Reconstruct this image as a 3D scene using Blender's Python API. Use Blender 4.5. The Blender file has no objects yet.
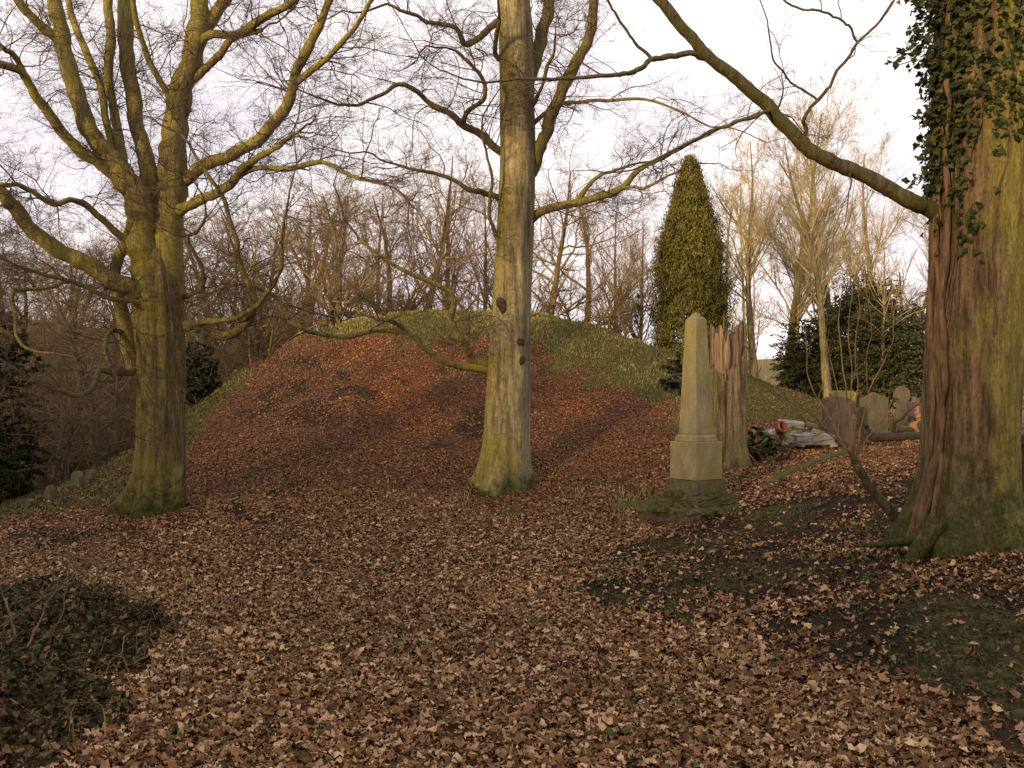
import bpy, bmesh, math, random
import numpy as np
from mathutils import Vector

SC = bpy.context.scene
COL = SC.collection
F = 887.0            # focal length in pixels of the 1024 px wide frame
HOR = 400.0          # eye level row
EYE = 1.6
RNG = np.random.default_rng(11)

# ------------------------------------------------------------------ camera
cam_d = bpy.data.cameras.new('camera')
cam = bpy.data.objects.new('camera', cam_d)
COL.objects.link(cam)
cam.location = (0, 0, EYE)
cam.rotation_euler = (math.radians(90), 0, 0)
cam_d.sensor_width = 36.0
cam_d.lens = 36.0 * F / 1024.0
cam_d.shift_y = (HOR - 384.0) / 1024.0
cam_d.clip_start = 0.05
cam_d.clip_end = 5000
SC.camera = cam

# ------------------------------------------------------------------ light
SUN_EL = math.radians(9.0)
SUN2 = np.array([-0.60, -0.80]); SUN2 /= np.linalg.norm(SUN2)
SUN_STRENGTH = 5.0
EXPOSURE = 0.17
world = bpy.data.worlds.new('World'); SC.world = world
world.use_nodes = True
wn, wl = world.node_tree.nodes, world.node_tree.links
wn.clear()
w_out = wn.new('ShaderNodeOutputWorld'); w_bg = wn.new('ShaderNodeBackground')
w_sky = wn.new('ShaderNodeTexSky'); w_sky.sky_type = 'NISHITA'; w_sky.sun_disc = False
w_sky.sun_elevation = SUN_EL
w_sky.sun_rotation = math.atan2(SUN2[0], SUN2[1])
w_sky.air_density = 1.2; w_sky.dust_density = 2.0
w_tc = wn.new('ShaderNodeTexCoord')
w_map = wn.new('ShaderNodeMapping'); w_map.inputs['Scale'].default_value = (1.0, 1.0, 3.2)
w_noise = wn.new('ShaderNodeTexNoise'); w_noise.inputs['Scale'].default_value = 2.2
w_noise.inputs['Detail'].default_value = 6; w_noise.inputs['Roughness'].default_value = 0.55
w_ramp = wn.new('ShaderNodeValToRGB')          # tone of the cloud layer
w_ramp.color_ramp.elements[0].position = 0.3; w_ramp.color_ramp.elements[0].color = (0.80, 0.75, 0.86, 1)
w_ramp.color_ramp.elements[1].position = 0.66; w_ramp.color_ramp.elements[1].color = (1.30, 1.17, 1.13, 1)
w_gain = wn.new('ShaderNodeVectorMath'); w_gain.operation = 'SCALE'; w_gain.inputs['Scale'].default_value = 10.0
w_mix = wn.new('ShaderNodeMixRGB'); w_mix.inputs['Fac'].default_value = 0.94
wl.new(w_tc.outputs['Generated'], w_map.inputs['Vector']); wl.new(w_map.outputs[0], w_noise.inputs['Vector'])
wl.new(w_noise.outputs['Fac'], w_ramp.inputs['Fac']); wl.new(w_ramp.outputs['Color'], w_gain.inputs[0])
wl.new(w_sky.outputs['Color'], w_mix.inputs['Color1']); wl.new(w_gain.outputs[0], w_mix.inputs['Color2'])
wl.new(w_mix.outputs['Color'], w_bg.inputs['Color'])
w_bg.inputs['Strength'].default_value = 0.1
wl.new(w_bg.outputs[0], w_out.inputs['Surface'])

sun_d = bpy.data.lights.new('sun', 'SUN'); sun = bpy.data.objects.new('sun', sun_d); COL.objects.link(sun)
sun_d.energy = SUN_STRENGTH; sun_d.angle = math.radians(5.0); sun_d.color = (1.0, 0.70, 0.36)
sd = Vector((SUN2[0] * math.cos(SUN_EL), SUN2[1] * math.cos(SUN_EL), math.sin(SUN_EL)))
sun.rotation_euler = sd.to_track_quat('Z', 'Y').to_euler()

SC.view_settings.view_transform = 'Standard'; SC.view_settings.look = 'None'
SC.view_settings.exposure = EXPOSURE; SC.view_settings.gamma = 1.0
SC.view_settings.use_curve_mapping = False
SC.render.engine = 'CYCLES'
cy = SC.cycles
cy.max_bounces = 4; cy.diffuse_bounces = 3; cy.glossy_bounces = 1; cy.transmission_bounces = 1
cy.transparent_max_bounces = 4; cy.use_denoising = True; cy.use_adaptive_sampling = False
try:
    cy.denoiser = 'OPENIMAGEDENOISE'; cy.denoising_input_passes = 'RGB_ALBEDO_NORMAL'
except Exception:
    pass

# ------------------------------------------------------------------ helpers
def P(px, py, d):
    return np.array([(px - 512.0) / F * d, d, EYE + (HOR - py) / F * d])

def tag(o, label=None, cat=None, group=None, kind=None):
    if label: o['label'] = label
    if cat: o['category'] = cat; o['kind'] = 'thing'
    if group: o['group'] = group
    if kind: o['kind'] = kind
    return o

def empty(name, loc, label=None, cat=None, group=None, rz=0.0):
    o = bpy.data.objects.new(name, None); COL.objects.link(o)
    o.location = tuple(float(v) for v in loc); o.rotation_euler = (0, 0, rz)
    o.empty_display_size = 0.2
    return tag(o, label, cat, group)

class Buf:
    """collects vertices and faces, builds ONE mesh object"""
    def __init__(s): s.V = []; s.F = {}; s.C = []; s.n = 0
    def add(s, V, *faces, col=None):
        V = np.asarray(V, dtype=np.float64).reshape(-1, 3)
        for f in faces:
            f = np.asarray(f, dtype=np.int64)
            s.F.setdefault(f.shape[1], []).append(f + s.n)
        s.V.append(V); s.n += len(V)
        if col is not None:
            s.C.append(np.broadcast_to(np.asarray(col, dtype=np.float64), (len(V), 3)))
        return s
    def build(s, name, mat, parent=None, origin=None, smooth=True, kind=None):
        V = np.concatenate(s.V)
        if origin is not None: V = V - np.asarray(origin)
        me = bpy.data.meshes.new(name)
        loops = []; starts = []; cur = 0
        for k, fl in s.F.items():
            f = np.concatenate(fl); loops.append(f.ravel())
            starts.append(cur + np.arange(len(f)) * k); cur += f.size
        loops = np.concatenate(loops).astype(np.int32); starts = np.concatenate(starts).astype(np.int32)
        me.vertices.add(len(V)); me.vertices.foreach_set('co', V.astype(np.float32).ravel())
        me.loops.add(len(loops)); me.loops.foreach_set('vertex_index', loops)
        me.polygons.add(len(starts)); me.polygons.foreach_set('loop_start', starts)
        me.update(calc_edges=True)
        me.polygons.foreach_set('use_smooth', np.full(len(starts), smooth, dtype=bool))
        if s.C:
            C = np.concatenate(s.C)
            a = me.attributes.new('Col', 'FLOAT_COLOR', 'POINT')
            a.data.foreach_set('color', np.concatenate([C, np.ones((len(C), 1))], 1).astype(np.float32).ravel())
        me.validate(clean_customdata=False)
        me.materials.append(mat)
        o = bpy.data.objects.new(name, me); COL.objects.link(o)
        if parent is not None: o.parent = parent
        if kind: o['kind'] = kind
        return o

def _h(ix, iy, seed):
    n = (ix * 374761393 + iy * 668265263 + seed * 974634777) & 0xFFFFFFFF
    n = ((n ^ (n >> 13)) * 1274126177) & 0xFFFFFFFF
    return ((n ^ (n >> 16)) & 0xFFFF) / 65535.0

def vnoise(x, y, seed=0):
    x = np.asarray(x, float); y = np.asarray(y, float)
    ix = np.floor(x).astype(np.int64); iy = np.floor(y).astype(np.int64)
    fx = x - ix; fy = y - iy
    fx = fx * fx * (3 - 2 * fx); fy = fy * fy * (3 - 2 * fy)
    a = _h(ix, iy, seed); b = _h(ix + 1, iy, seed); c = _h(ix, iy + 1, seed); d = _h(ix + 1, iy + 1, seed)
    return (a * (1 - fx) + b * fx) * (1 - fy) + (c * (1 - fx) + d * fx) * fy

def fbm(x, y, seed=0, octv=4):
    s = 0; a = 0.5; t = 0
    for i in range(octv):
        s = s + a * vnoise(x * 2 ** i, y * 2 ** i, seed + i * 17); t += a; a *= 0.5
    return s / t

def sstep(a, b, x):
    t = np.clip((np.asarray(x, float) - a) / (b - a), 0, 1)
    return t * t * (3 - 2 * t)

def nrm(v):
    return v / (np.linalg.norm(v, axis=-1, keepdims=True) + 1e-12)

# ---- tubes: P (B,N,3), R (B,N) -> one mesh of B tubes
def tubes(buf, Pts, R, S=3, cap=True, col=None):
    Pts = np.asarray(Pts, float); R = np.asarray(R, float)
    B, N, _ = Pts.shape
    T = np.empty_like(Pts)
    T[:, 1:-1] = Pts[:, 2:] - Pts[:, :-2]; T[:, 0] = Pts[:, 1] - Pts[:, 0]; T[:, -1] = Pts[:, -1] - Pts[:, -2]
    T = nrm(T)
    m = nrm(Pts[:, -1] - Pts[:, 0])
    ref = np.zeros((B, 3)); ref[np.arange(B), np.argmin(np.abs(m), axis=1)] = 1.0
    U = nrm(np.cross(T, ref[:, None, :])); W = np.cross(T, U)
    a = np.arange(S) * 2 * math.pi / S
    V = Pts[:, :, None, :] + R[:, :, None, None] * (np.cos(a)[:, None] * U[:, :, None, :] + np.sin(a)[:, None] * W[:, :, None, :])
    V = V.reshape(-1, 3)
    b = np.arange(B)[:, None, None] * N * S; i = np.arange(N - 1)[None, :, None] * S
    j = np.arange(S)[None, None, :]; j2 = (j + 1) % S
    q = np.stack([b + i + j, b + i + j2, b + i + S + j2, b + i + S + j], -1).reshape(-1, 4)
    buf.add(V, q, col=col)

def grow(rng, P0, D0, L, R0, n, wig, trop, tip=0.25):
    B = len(P0); P0 = np.asarray(P0, float); D = nrm(np.asarray(D0, float))
    out = np.empty((B, n + 1, 3)); out[:, 0] = P0
    for k in range(n):
        D = nrm(D + rng.normal(0, wig, (B, 3)) + np.array([0, 0, trop]))
        out[:, k + 1] = out[:, k] + D * (L / n)[:, None]
    R = R0[:, None] * np.linspace(1, tip, n + 1)[None, :]
    return out, R

def kids(rng, Pts, R, L, k, t0, t1, ang, angsd, lr, rr, flat=1.0, up=0.0, rmin=0.0015):
    B, N, _ = Pts.shape
    par = np.repeat(np.arange(B), k); M = len(par)
    t = rng.uniform(t0, t1, M)
    f = t * (N - 1); i = np.minimum(f.astype(int), N - 2); u = (f - i)[:, None]
    A = Pts[par, i]; Bp = Pts[par, i + 1]
    pos = A * (1 - u) + Bp * u; tan = nrm(Bp - A)
    rad = R[par, i]
    q = rng.normal(0, 1, (M, 3)); q -= (q * tan).sum(1, keepdims=True) * tan; q = nrm(q)
    q[:, 2] *= flat; q[:, 2] += up; q = nrm(q)
    a = np.radians(rng.normal(ang, angsd, M))[:, None]
    D = np.cos(a) * tan + np.sin(a) * q
    Lc = L[par] * lr * rng.uniform(0.55, 1.25, M) * (1.15 - 0.6 * t)
    Rc = np.maximum(np.minimum(rad * rr * rng.uniform(0.8, 1.2, M), rad * 0.8), rmin)
    return pos, D, Lc, Rc

def catmull(c, sub):
    c = np.asarray(c, float)
    p = np.vstack([2 * c[0] - c[1], c, 2 * c[-1] - c[-2]])
    out = []
    for i in range(1, len(p) - 2):
        p0, p1, p2, p3 = p[i - 1], p[i], p[i + 1], p[i + 2]
        for k in range(sub):
            t = k / sub
            out.append(0.5 * ((2 * p1) + (-p0 + p2) * t + (2 * p0 - 5 * p1 + 4 * p2 - p3) * t * t + (-p0 + 3 * p1 - 3 * p2 + p3) * t ** 3))
    out.append(p[-2])
    return np.array(out)

def loft(buf, path, rad, S, shape=None):
    """single rich tube; shape(theta(1,S), s(N,1), z(N,1)) -> radius multiplier"""
    path = np.asarray(path, float); N = len(path)
    T = np.gradient(path, axis=0); T = nrm(T)
    U = np.empty_like(T); u = np.array([1.0, 0, 0]) if abs(T[0][0]) < 0.9 else np.array([0, 1.0, 0])
    for i in range(N):
        u = u - (u @ T[i]) * T[i]; u = u / np.linalg.norm(u); U[i] = u
    W = np.cross(T, U)
    a = np.arange(S) * 2 * math.pi / S
    r = np.asarray(rad)[:, None] * np.ones((1, S))
    if shape is not None: r = r * shape(a[None, :], np.linspace(0, 1, N)[:, None], path[:, 2:3])
    V = path[:, None, :] + r[:, :, None] * (np.cos(a)[None, :, None] * U[:, None, :] + np.sin(a)[None, :, None] * W[:, None, :])
    i = np.arange(N - 1)[:, None] * S; j = np.arange(S)[None, :]; j2 = (j + 1) % S
    q = np.stack([i + j, i + j2, i + S + j2, i + S + j], -1).reshape(-1, 4)
    V = V.reshape(-1, 3)
    n0 = len(V)
    V = np.vstack([V, path[-1:]])
    e = (N - 1) * S
    tri = np.stack([e + np.arange(S), e + (np.arange(S) + 1) % S, np.full(S, n0)], -1)
    buf.add(V, q, tri)
    return V

# ------------------------------------------------------------------ materials
def new_mat(name):
    m = bpy.data.materials.new(name); m.use_nodes = True
    return m, m.node_tree.nodes, m.node_tree.links, m.node_tree.nodes['Principled BSDF']

def noise_node(n, l, vec, scale, detail=4, rough=0.55, stretch=(1, 1, 1)):
    mp = n.new('ShaderNodeMapping'); mp.inputs['Scale'].default_value = stretch
    l.new(vec, mp.inputs['Vector'])
    t = n.new('ShaderNodeTexNoise'); t.inputs['Scale'].default_value = scale
    t.inputs['Detail'].default_value = detail; t.inputs['Roughness'].default_value = rough
    l.new(mp.outputs[0], t.inputs['Vector'])
    return t.outputs['Fac']

def ramp(n, l, fac, a, b, ca=(0, 0, 0), cb=(1, 1, 1)):
    r = n.new('ShaderNodeValToRGB')
    r.color_ramp.elements[0].position = a; r.color_ramp.elements[0].color = (*ca, 1)
    r.color_ramp.elements[1].position = b; r.color_ramp.elements[1].color = (*cb, 1)
    l.new(fac, r.inputs['Fac']); return r.outputs['Color']

def mix(n, l, fac, a, b, mode='MIX'):
    m = n.new('ShaderNodeMixRGB'); m.blend_type = mode
    for k, v in (('Fac', fac), ('Color1', a), ('Color2', b)):
        if isinstance(v, (int, float)): m.inputs[k].default_value = v
        elif isinstance(v, tuple): m.inputs[k].default_value = (*v, 1)
        else: l.new(v, m.inputs[k])
    return m.outputs['Color']

def math_n(n, l, op, a, b=None, clamp=False):
    m = n.new('ShaderNodeMath'); m.operation = op; m.use_clamp = clamp
    for i, v in enumerate((a, b)):
        if v is None: continue
        if isinstance(v, (int, float)): m.inputs[i].default_value = v
        else: l.new(v, m.inputs[i])
    return m.outputs[0]

def bump(n, l, height, strength, dist, bsdf):
    b = n.new('ShaderNodeBump'); b.inputs['Strength'].default_value = strength; b.inputs['Distance'].default_value = dist
    l.new(height, b.inputs['Height']); l.new(b.outputs[0], bsdf.inputs['Normal'])

def bark_mat(name, dark, light, green, green_amt=0.5, scale=6.0, moss_h=0.0, bstr=0.6, bdist=0.03, marks=0.0, gx=0.0):
    m, n, l, b = new_mat(name)
    tc = n.new('ShaderNodeTexCoord'); v = tc.outputs['Object']
    f1 = noise_node(n, l, v, scale, 8, 0.65, (1, 1, 0.16))
    f2 = noise_node(n, l, v, scale * 0.35, 5, 0.6, (1, 1, 0.4))
    f3 = noise_node(n, l, v, scale * 6, 5, 0.7, (1, 1, 0.5))
    f6 = noise_node(n, l, v, scale * 3.2, 6, 0.7, (1, 1, 0.10))
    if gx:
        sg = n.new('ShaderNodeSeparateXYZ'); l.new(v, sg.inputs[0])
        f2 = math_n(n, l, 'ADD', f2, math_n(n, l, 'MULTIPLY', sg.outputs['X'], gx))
    c = mix(n, l, ramp(n, l, math_n(n, l, 'ADD', math_n(n, l, 'MULTIPLY', f1, .55), math_n(n, l, 'MULTIPLY', f6, .45)), 0.40, 0.60), dark, light)
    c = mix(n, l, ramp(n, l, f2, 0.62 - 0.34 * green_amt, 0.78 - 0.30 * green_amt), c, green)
    c = mix(n, l, 0.75, c, ramp(n, l, f3, 0.28, 0.72, (0.3, 0.3, 0.3), (1.4, 1.4, 1.4)), 'MULTIPLY')
    c = mix(n, l, 0.6, c, ramp(n, l, f6, 0.3, 0.62, (0.35, 0.33, 0.3), (1.25, 1.25, 1.25)), 'MULTIPLY')
    if marks:
        f4 = noise_node(n, l, v, scale * 2.0, 4, 0.6, (0.5, 0.5, 4.0))
        k = ramp(n, l, f4, 0.62, 0.68)
        c = mix(n, l, math_n(n, l, 'MULTIPLY', k, marks), c, (0.05, 0.04, 0.03))
    if moss_h > 0:
        sx = n.new('ShaderNodeSeparateXYZ'); l.new(v, sx.inputs[0])
        g = n.new('ShaderNodeMapRange'); g.inputs['From Min'].default_value = moss_h; g.inputs['From Max'].default_value = -0.1
        l.new(sx.outputs['Z'], g.inputs['Value'])
        f5 = noise_node(n, l, v, scale * 0.9, 6, 0.7)
        k = math_n(n, l, 'ADD', g.outputs[0], math_n(n, l, 'MULTIPLY', math_n(n, l, 'SUBTRACT', f5, 0.5), 2.6))
        k = ramp(n, l, k, 0.35, 0.95)
        mc = mix(n, l, ramp(n, l, f3, .3, .7), (0.010, 0.013, 0.004), (0.075, 0.082, 0.014))
        c = mix(n, l, k, c, mc)
    l.new(c, b.inputs['Base Color']); b.inputs['Roughness'].default_value = 0.85
    b.inputs['Specular IOR Level'].default_value = 0.2
    hgt = math_n(n, l, 'ADD', math_n(n, l, 'ADD', f1, math_n(n, l, 'MULTIPLY', f6, 0.6)), math_n(n, l, 'MULTIPLY', f3, 0.35))
    bump(n, l, hgt, bstr, bdist, b)
    return m

def attr_mat(name, rough=0.7, spec=0.25, var=0.35, scale=30.0, bstr=0.0):
    m, n, l, b = new_mat(name)
    a = n.new('ShaderNodeAttribute'); a.attribute_name = 'Col'
    tc = n.new('ShaderNodeTexCoord')
    f = noise_node(n, l, tc.outputs['Object'], scale, 3, 0.6)
    c = mix(n, l, 1.0, a.outputs['Color'], ramp(n, l, f, 0.3, 0.7, (1 - var,) * 3, (1 + var,) * 3), 'MULTIPLY')
    l.new(c, b.inputs['Base Color']); b.inputs['Roughness'].default_value = rough
    b.inputs['Specular IOR Level'].default_value = spec
    if bstr: bump(n, l, f, bstr, 0.01, b)
    return m

def plain_mat(name, a, c2, scale=12.0, rough=0.85, bstr=0.3, bdist=0.01, stretch=(1, 1, 1), spec=0.2, lo=0.35, hi=0.65):
    m, n, l, b = new_mat(name)
    tc = n.new('ShaderNodeTexCoord')
    f = noise_node(n, l, tc.outputs['Object'], scale, 7, 0.65, stretch)
    l.new(ramp(n, l, f, lo, hi, a, c2), b.inputs['Base Color'])
    b.inputs['Roughness'].default_value = rough; b.inputs['Specular IOR Level'].default_value = spec
    bump(n, l, f, bstr, bdist, b)
    return m

def stone_mat(name, a, c2, lichen, lich_amt=0.4, moss=0.0, scale=7.0):
    m, n, l, b = new_mat(name)
    tc = n.new('ShaderNodeTexCoord'); v = tc.outputs['Object']
    f1 = noise_node(n, l, v, scale, 8, 0.6, (1, 1, 0.45))
    f2 = noise_node(n, l, v, scale * 0.5, 6, 0.65, (1, 1, 0.35))
    f3 = noise_node(n, l, v, scale * 9, 4, 0.7)
    c = mix(n, l, ramp(n, l, f1, 0.32, 0.68), a, c2)
    c = mix(n, l, ramp(n, l, f2, 0.65 - 0.35 * lich_amt, 0.8 - 0.3 * lich_amt), c, lichen)
    c = mix(n, l, 0.7, c, ramp(n, l, f3, 0.25, 0.75, (0.6, 0.6, 0.6), (1.25, 1.25, 1.25)), 'MULTIPLY')
    if moss > 0:
        geo = n.new('ShaderNodeNewGeometry'); sx = n.new('ShaderNodeSeparateXYZ'); l.new(geo.outputs['Normal'], sx.inputs[0])
        k = math_n(n, l, 'ADD', math_n(n, l, 'MULTIPLY', sx.outputs['Z'], 0.5), math_n(n, l, 'MULTIPLY', f2, moss))
        k = ramp(n, l, k, 0.62, 0.78)
        c = mix(n, l, k, c, mix(n, l, f3, (0.02, 0.028, 0.007), (0.09, 0.10, 0.015)))
    l.new(c, b.inputs['Base Color']); b.inputs['Roughness'].default_value = 0.9; b.inputs['Specular IOR Level'].default_value = 0.15
    bump(n, l, math_n(n, l, 'ADD', f1, f3), 0.35, 0.01, b)
    return m

M = {}
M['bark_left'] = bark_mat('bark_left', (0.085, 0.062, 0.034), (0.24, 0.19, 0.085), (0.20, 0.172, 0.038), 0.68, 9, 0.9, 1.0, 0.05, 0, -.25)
M['bark_mid'] = bark_mat('bark_mid', (0.12, 0.098, 0.055), (0.31, 0.26, 0.14), (0.24, 0.20, 0.055), 0.62, 4, 0.4, 0.35, 0.02, 0.6, -.45)  # yellow-green left half carries the trunk's sunlit side in its colour
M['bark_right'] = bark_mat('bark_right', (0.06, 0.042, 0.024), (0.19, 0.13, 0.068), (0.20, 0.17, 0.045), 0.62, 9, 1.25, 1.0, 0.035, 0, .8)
M['limb_left'] = bark_mat('limb_left', (0.095, 0.075, 0.034), (0.29, 0.235, 0.095), (0.25, 0.215, 0.045), 0.68, 11, 0, 0.6, 0.02)
M['limb_mid'] = bark_mat('limb_mid', (0.06, 0.048, 0.028), (0.17, 0.14, 0.07), (0.16, 0.14, 0.034), 0.6, 9, 0, 0.4, 0.015)
M['limb_right'] = bark_mat('limb_right', (0.05, 0.042, 0.025), (0.12, 0.1, 0.05), (0.085, 0.08, 0.025), 0.5, 9, 0, 0.4, 0.012)
M['twig'] = plain_mat('twig', (0.045, 0.03, 0.022), (0.12, 0.085, 0.06), 8, 0.8, 0.1)
M['bark_pale'] = bark_mat('bark_pale', (0.12, 0.095, 0.05), (0.30, 0.25, 0.13), (0.26, 0.22, 0.08), 0.45, 5, 0, 0.4, 0.02)
M['twig_pale'] = plain_mat('twig_pale', (0.22, 0.165, 0.08), (0.52, 0.42, 0.21), 3, 0.8, 0.1)
M['bark_far'] = bark_mat('bark_far', (0.06, 0.045, 0.03), (0.15, 0.115, 0.07), (0.10, 0.09, 0.035), 0.5, 5, 0, 0.4, 0.02)
M['twig_far'] = plain_mat('twig_far', (0.10, 0.068, 0.036), (0.27, 0.185, 0.095), 2, 0.8, 0.1)
M['twig_brown'] = plain_mat('twig_brown', (0.08, 0.058, 0.032), (0.22, 0.16, 0.085), 2, 0.8, 0.1)
M['leaf'] = attr_mat('dead_leaf', 0.75, 0.2, 0.25, 40)
M['grass'] = attr_mat('grass_blade', 0.7, 0.2, 0.2, 20)
M['ivy'] = attr_mat('ivy_leaf', 0.65, 0.12, 0.3, 25)
M['needle'] = attr_mat('conifer_foliage', 0.7, 0.2, 0.3, 6)
M['ivy_stem'] = plain_mat('ivy_stem', (0.04, 0.026, 0.016), (0.17, 0.105, 0.058), 22, 0.85, 0.9, 0.02, (1, 1, 0.2))
M['shoot'] = plain_mat('shoot', (0.11, 0.06, 0.03), (0.24, 0.15, 0.07), 6, 0.7, 0.1)
M['cane'] = plain_mat('cane', (0.05, 0.035, 0.018), (0.16, 0.115, 0.055), 6, 0.7, 0.1)
M['obelisk'] = stone_mat('sandstone', (0.15, 0.128, 0.07), (0.30, 0.26, 0.155), (0.22, 0.19, 0.055), 0.58, 0.0, 6)
M['obelisk_base'] = stone_mat('mossy_sandstone', (0.05, 0.042, 0.026), (0.15, 0.122, 0.07), (0.085, 0.075, 0.022), 0.5, 0.6, 9)
M['grave_dark'] = stone_mat('dark_gravestone', (0.06, 0.048, 0.038), (0.13, 0.105, 0.08), (0.10, 0.09, 0.04), 0.3)
M['grave_pale'] = stone_mat('pale_gravestone', (0.085, 0.072, 0.046), (0.165, 0.14, 0.09), (0.12, 0.105, 0.04), 0.5)
M['grave_pink'] = stone_mat('pink_gravestone', (0.27, 0.15, 0.11), (0.36, 0.21, 0.15), (0.2, 0.16, 0.09), 0.15)
M['grave_moss'] = stone_mat('mossy_gravestone', (0.14, 0.13, 0.06), (0.24, 0.22, 0.07), (0.33, 0.32, 0.03), 0.5)
M['slab'] = stone_mat('white_slab', (0.15, 0.14, 0.12), (0.40, 0.375, 0.335), (0.16, 0.14, 0.09), 0.45)
M['terracotta'] = plain_mat('terracotta', (0.16, 0.05, 0.025), (0.28, 0.095, 0.05), 10)
M['wood_raw'] = plain_mat('raw_wood', (0.05, 0.034, 0.021), (0.27, 0.19, 0.115), 26, 0.85, 1.0, 0.03, (1, 1, 0.05), lo=.38, hi=.6)
M['wood_cut'] = plain_mat('cut_wood', (0.20, 0.10, 0.045), (0.33, 0.18, 0.09), 10, 0.85, 0.2)
M['twig_wood'] = plain_mat('twig_wood', (0.10, 0.072, 0.04), (0.26, 0.19, 0.10), 0.6, 0.8, 0.1)
M['bark_stump'] = bark_mat('bark_stump', (0.08, 0.06, 0.04), (0.20, 0.155, 0.095), (0.13, 0.115, 0.04), 0.45, 8, 0.25, 0.8, 0.03)
M['knot'] = plain_mat('knot', (0.015, 0.01, 0.008), (0.09, 0.06, 0.035), 18, 0.9, 0.8, 0.02)
M['moss'] = plain_mat('moss', (0.010, 0.013, 0.004), (0.10, 0.10, 0.016), 20, 0.95, 1.0, 0.04)
M['dark_wood'] = plain_mat('dark_wood', (0.02, 0.016, 0.012), (0.07, 0.055, 0.04), 9, 0.9, 0.6, 0.02, (0.3, 1, 1))

# ------------------------------------------------------------------ terrain
CP = []
def cp(px, py, d): p = P(px, py, d); CP.append(tuple(p))
def cw(x, y, z): CP.append((x, y, z))
# clearing in front
for x, y, z in [(0, -4, 0.05), (-4, -3, .2), (4, -3, .3), (0, 0, 0), (0, 2.5, 0), (0, 4.5, 0), (-1.3, 4, 0.02), (1.4, 4, 0.0), (-.5, 7, 0), (0.4, 9.5, 0.03), (-2.6, 8, 0.0), (-1.6, 11, 0.03), (-4, 10, -0.05),
                (-2.9, 4.6, .15), (-2.7, 3.4, .12), (-3.6, 6.2, .12), (-5, 5, .25), (-5.2, 8, .02), (-7, 8, -.2), (-9, 4, 0.3),
                (2.4, 4, .05), (1.5, 5.4, .06), (2.4, 5.5, .30), (3.5, 7, .50), (4.8, 7, .62), (4.6, 5, .52), (6.5, 9, .72), (3.2, 9, .38), (1.3, 8, .06), (2.1, 11, .12), (1.2, 11.5, .1), (9, 6, .8), (9, 0, .6)]:
    cw(x, y, z)
# front slope of the mound
for px, py, d in [(440, 497, 13), (440, 470, 14.2), (440, 440, 15.5), (440, 400, 17.5), (440, 358, 19.8), (440, 318, 22),
                  (340, 450, 14.6), (340, 400, 17.2), (330, 350, 20), (330, 326, 21.5), (380, 317, 22),
                  (560, 470, 14.4), (560, 430, 16.2), (570, 380, 18.8), (560, 320, 22), (500, 315, 22.3), (615, 333, 22), (670, 352, 21.5),
                  (640, 440, 14.8), (640, 400, 17.5), (505, 489, 14), (145, 513, 12.5), (240, 470, 14),
                  (280, 352, 20), (240, 386, 18.5), (190, 438, 16.5), (110, 474, 14.8), (55, 495, 14), (0, 513, 13.4),
                  (732, 462, 13.6), (740, 374, 20.5), (775, 393, 19.5), (820, 414, 18.5), (800, 442, 15), (850, 446, 16), (760, 448, 14.5),
                  (905, 420, 20), (790, 478, 11.5), (870, 480, 10.5), (985, 455, 12)]:
    cp(px, py, d)
# behind and beside the mound
for x, y, z in [(-1.8, 25, 3.7), (1.5, 25, 3.3), (-1.8, 29, 2.2), (-1.8, 34, .3), (4, 27, 1.9), (-6, 25, 1.6), (-6, 30, 0), (-8.5, 19, .2), (-9, 16, -.35), (-9.5, 13, -.55),
                (-12, 20, -2), (-12, 14, -1.8), (-13, 9, -1.2), (-16, 25, -3.6), (-16, 16, -3.4), (-12, 30, -3), (3, 34, .2), (7, 24, 1.5), (8, 30, .3), (12, 24, .9), (12, 17, 1.1), (12, 11, 1.05), (14, 30, -.2), (16, 20, .8)]:
    cw(x, y, z)
CP = np.array(CP)
def _phi(r2): return 0.5 * r2 * np.log(r2 + 1e-9)
_n = len(CP)
_d2 = ((CP[:, None, :2] - CP[None, :, :2]) ** 2).sum(-1)
_A = np.zeros((_n + 3, _n + 3)); _A[:_n, :_n] = _phi(_d2) + np.eye(_n) * 0.6
_A[:_n, _n] = 1; _A[:_n, _n + 1:] = CP[:, :2]; _A[_n, :_n] = 1; _A[_n + 1:, :_n] = CP[:, :2].T
_w = np.linalg.solve(_A, np.concatenate([CP[:, 2], np.zeros(3)]))

def far_h(x, y):
    r = np.hypot(x, y - 10); az = np.arctan2(x, y)
    base = -3.6 + 3.4 * sstep(-10, 14, x)
    base = base - 5.0 * sstep(35, 80, r) * sstep(0.9, 0.2, np.abs(az))
    hill = (20 + 10 * sstep(0.1, -0.6, az)) * sstep(90, 330, r) * (0.75 + 0.5 * vnoise(x / 90, y / 90, 5))
    s = x * SUN2[0] + y * SUN2[1]; c = -x * SUN2[1] + y * SUN2[0]
    ridge = (9.2 + 2.0 * vnoise(c / 9, c * 0, 9) + 1.2 * vnoise(c / 3, c * 0, 4)) * np.exp(-((s - 52) / 16.0) ** 2) * sstep(95, 45, np.abs(c))  # unseen ridge towards the sun, added to shade the lower scene
    return base + hill + ridge + 4.0 * np.exp(-((s - 52) / 16.0) ** 2) * sstep(95, 45, np.abs(c))

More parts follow.
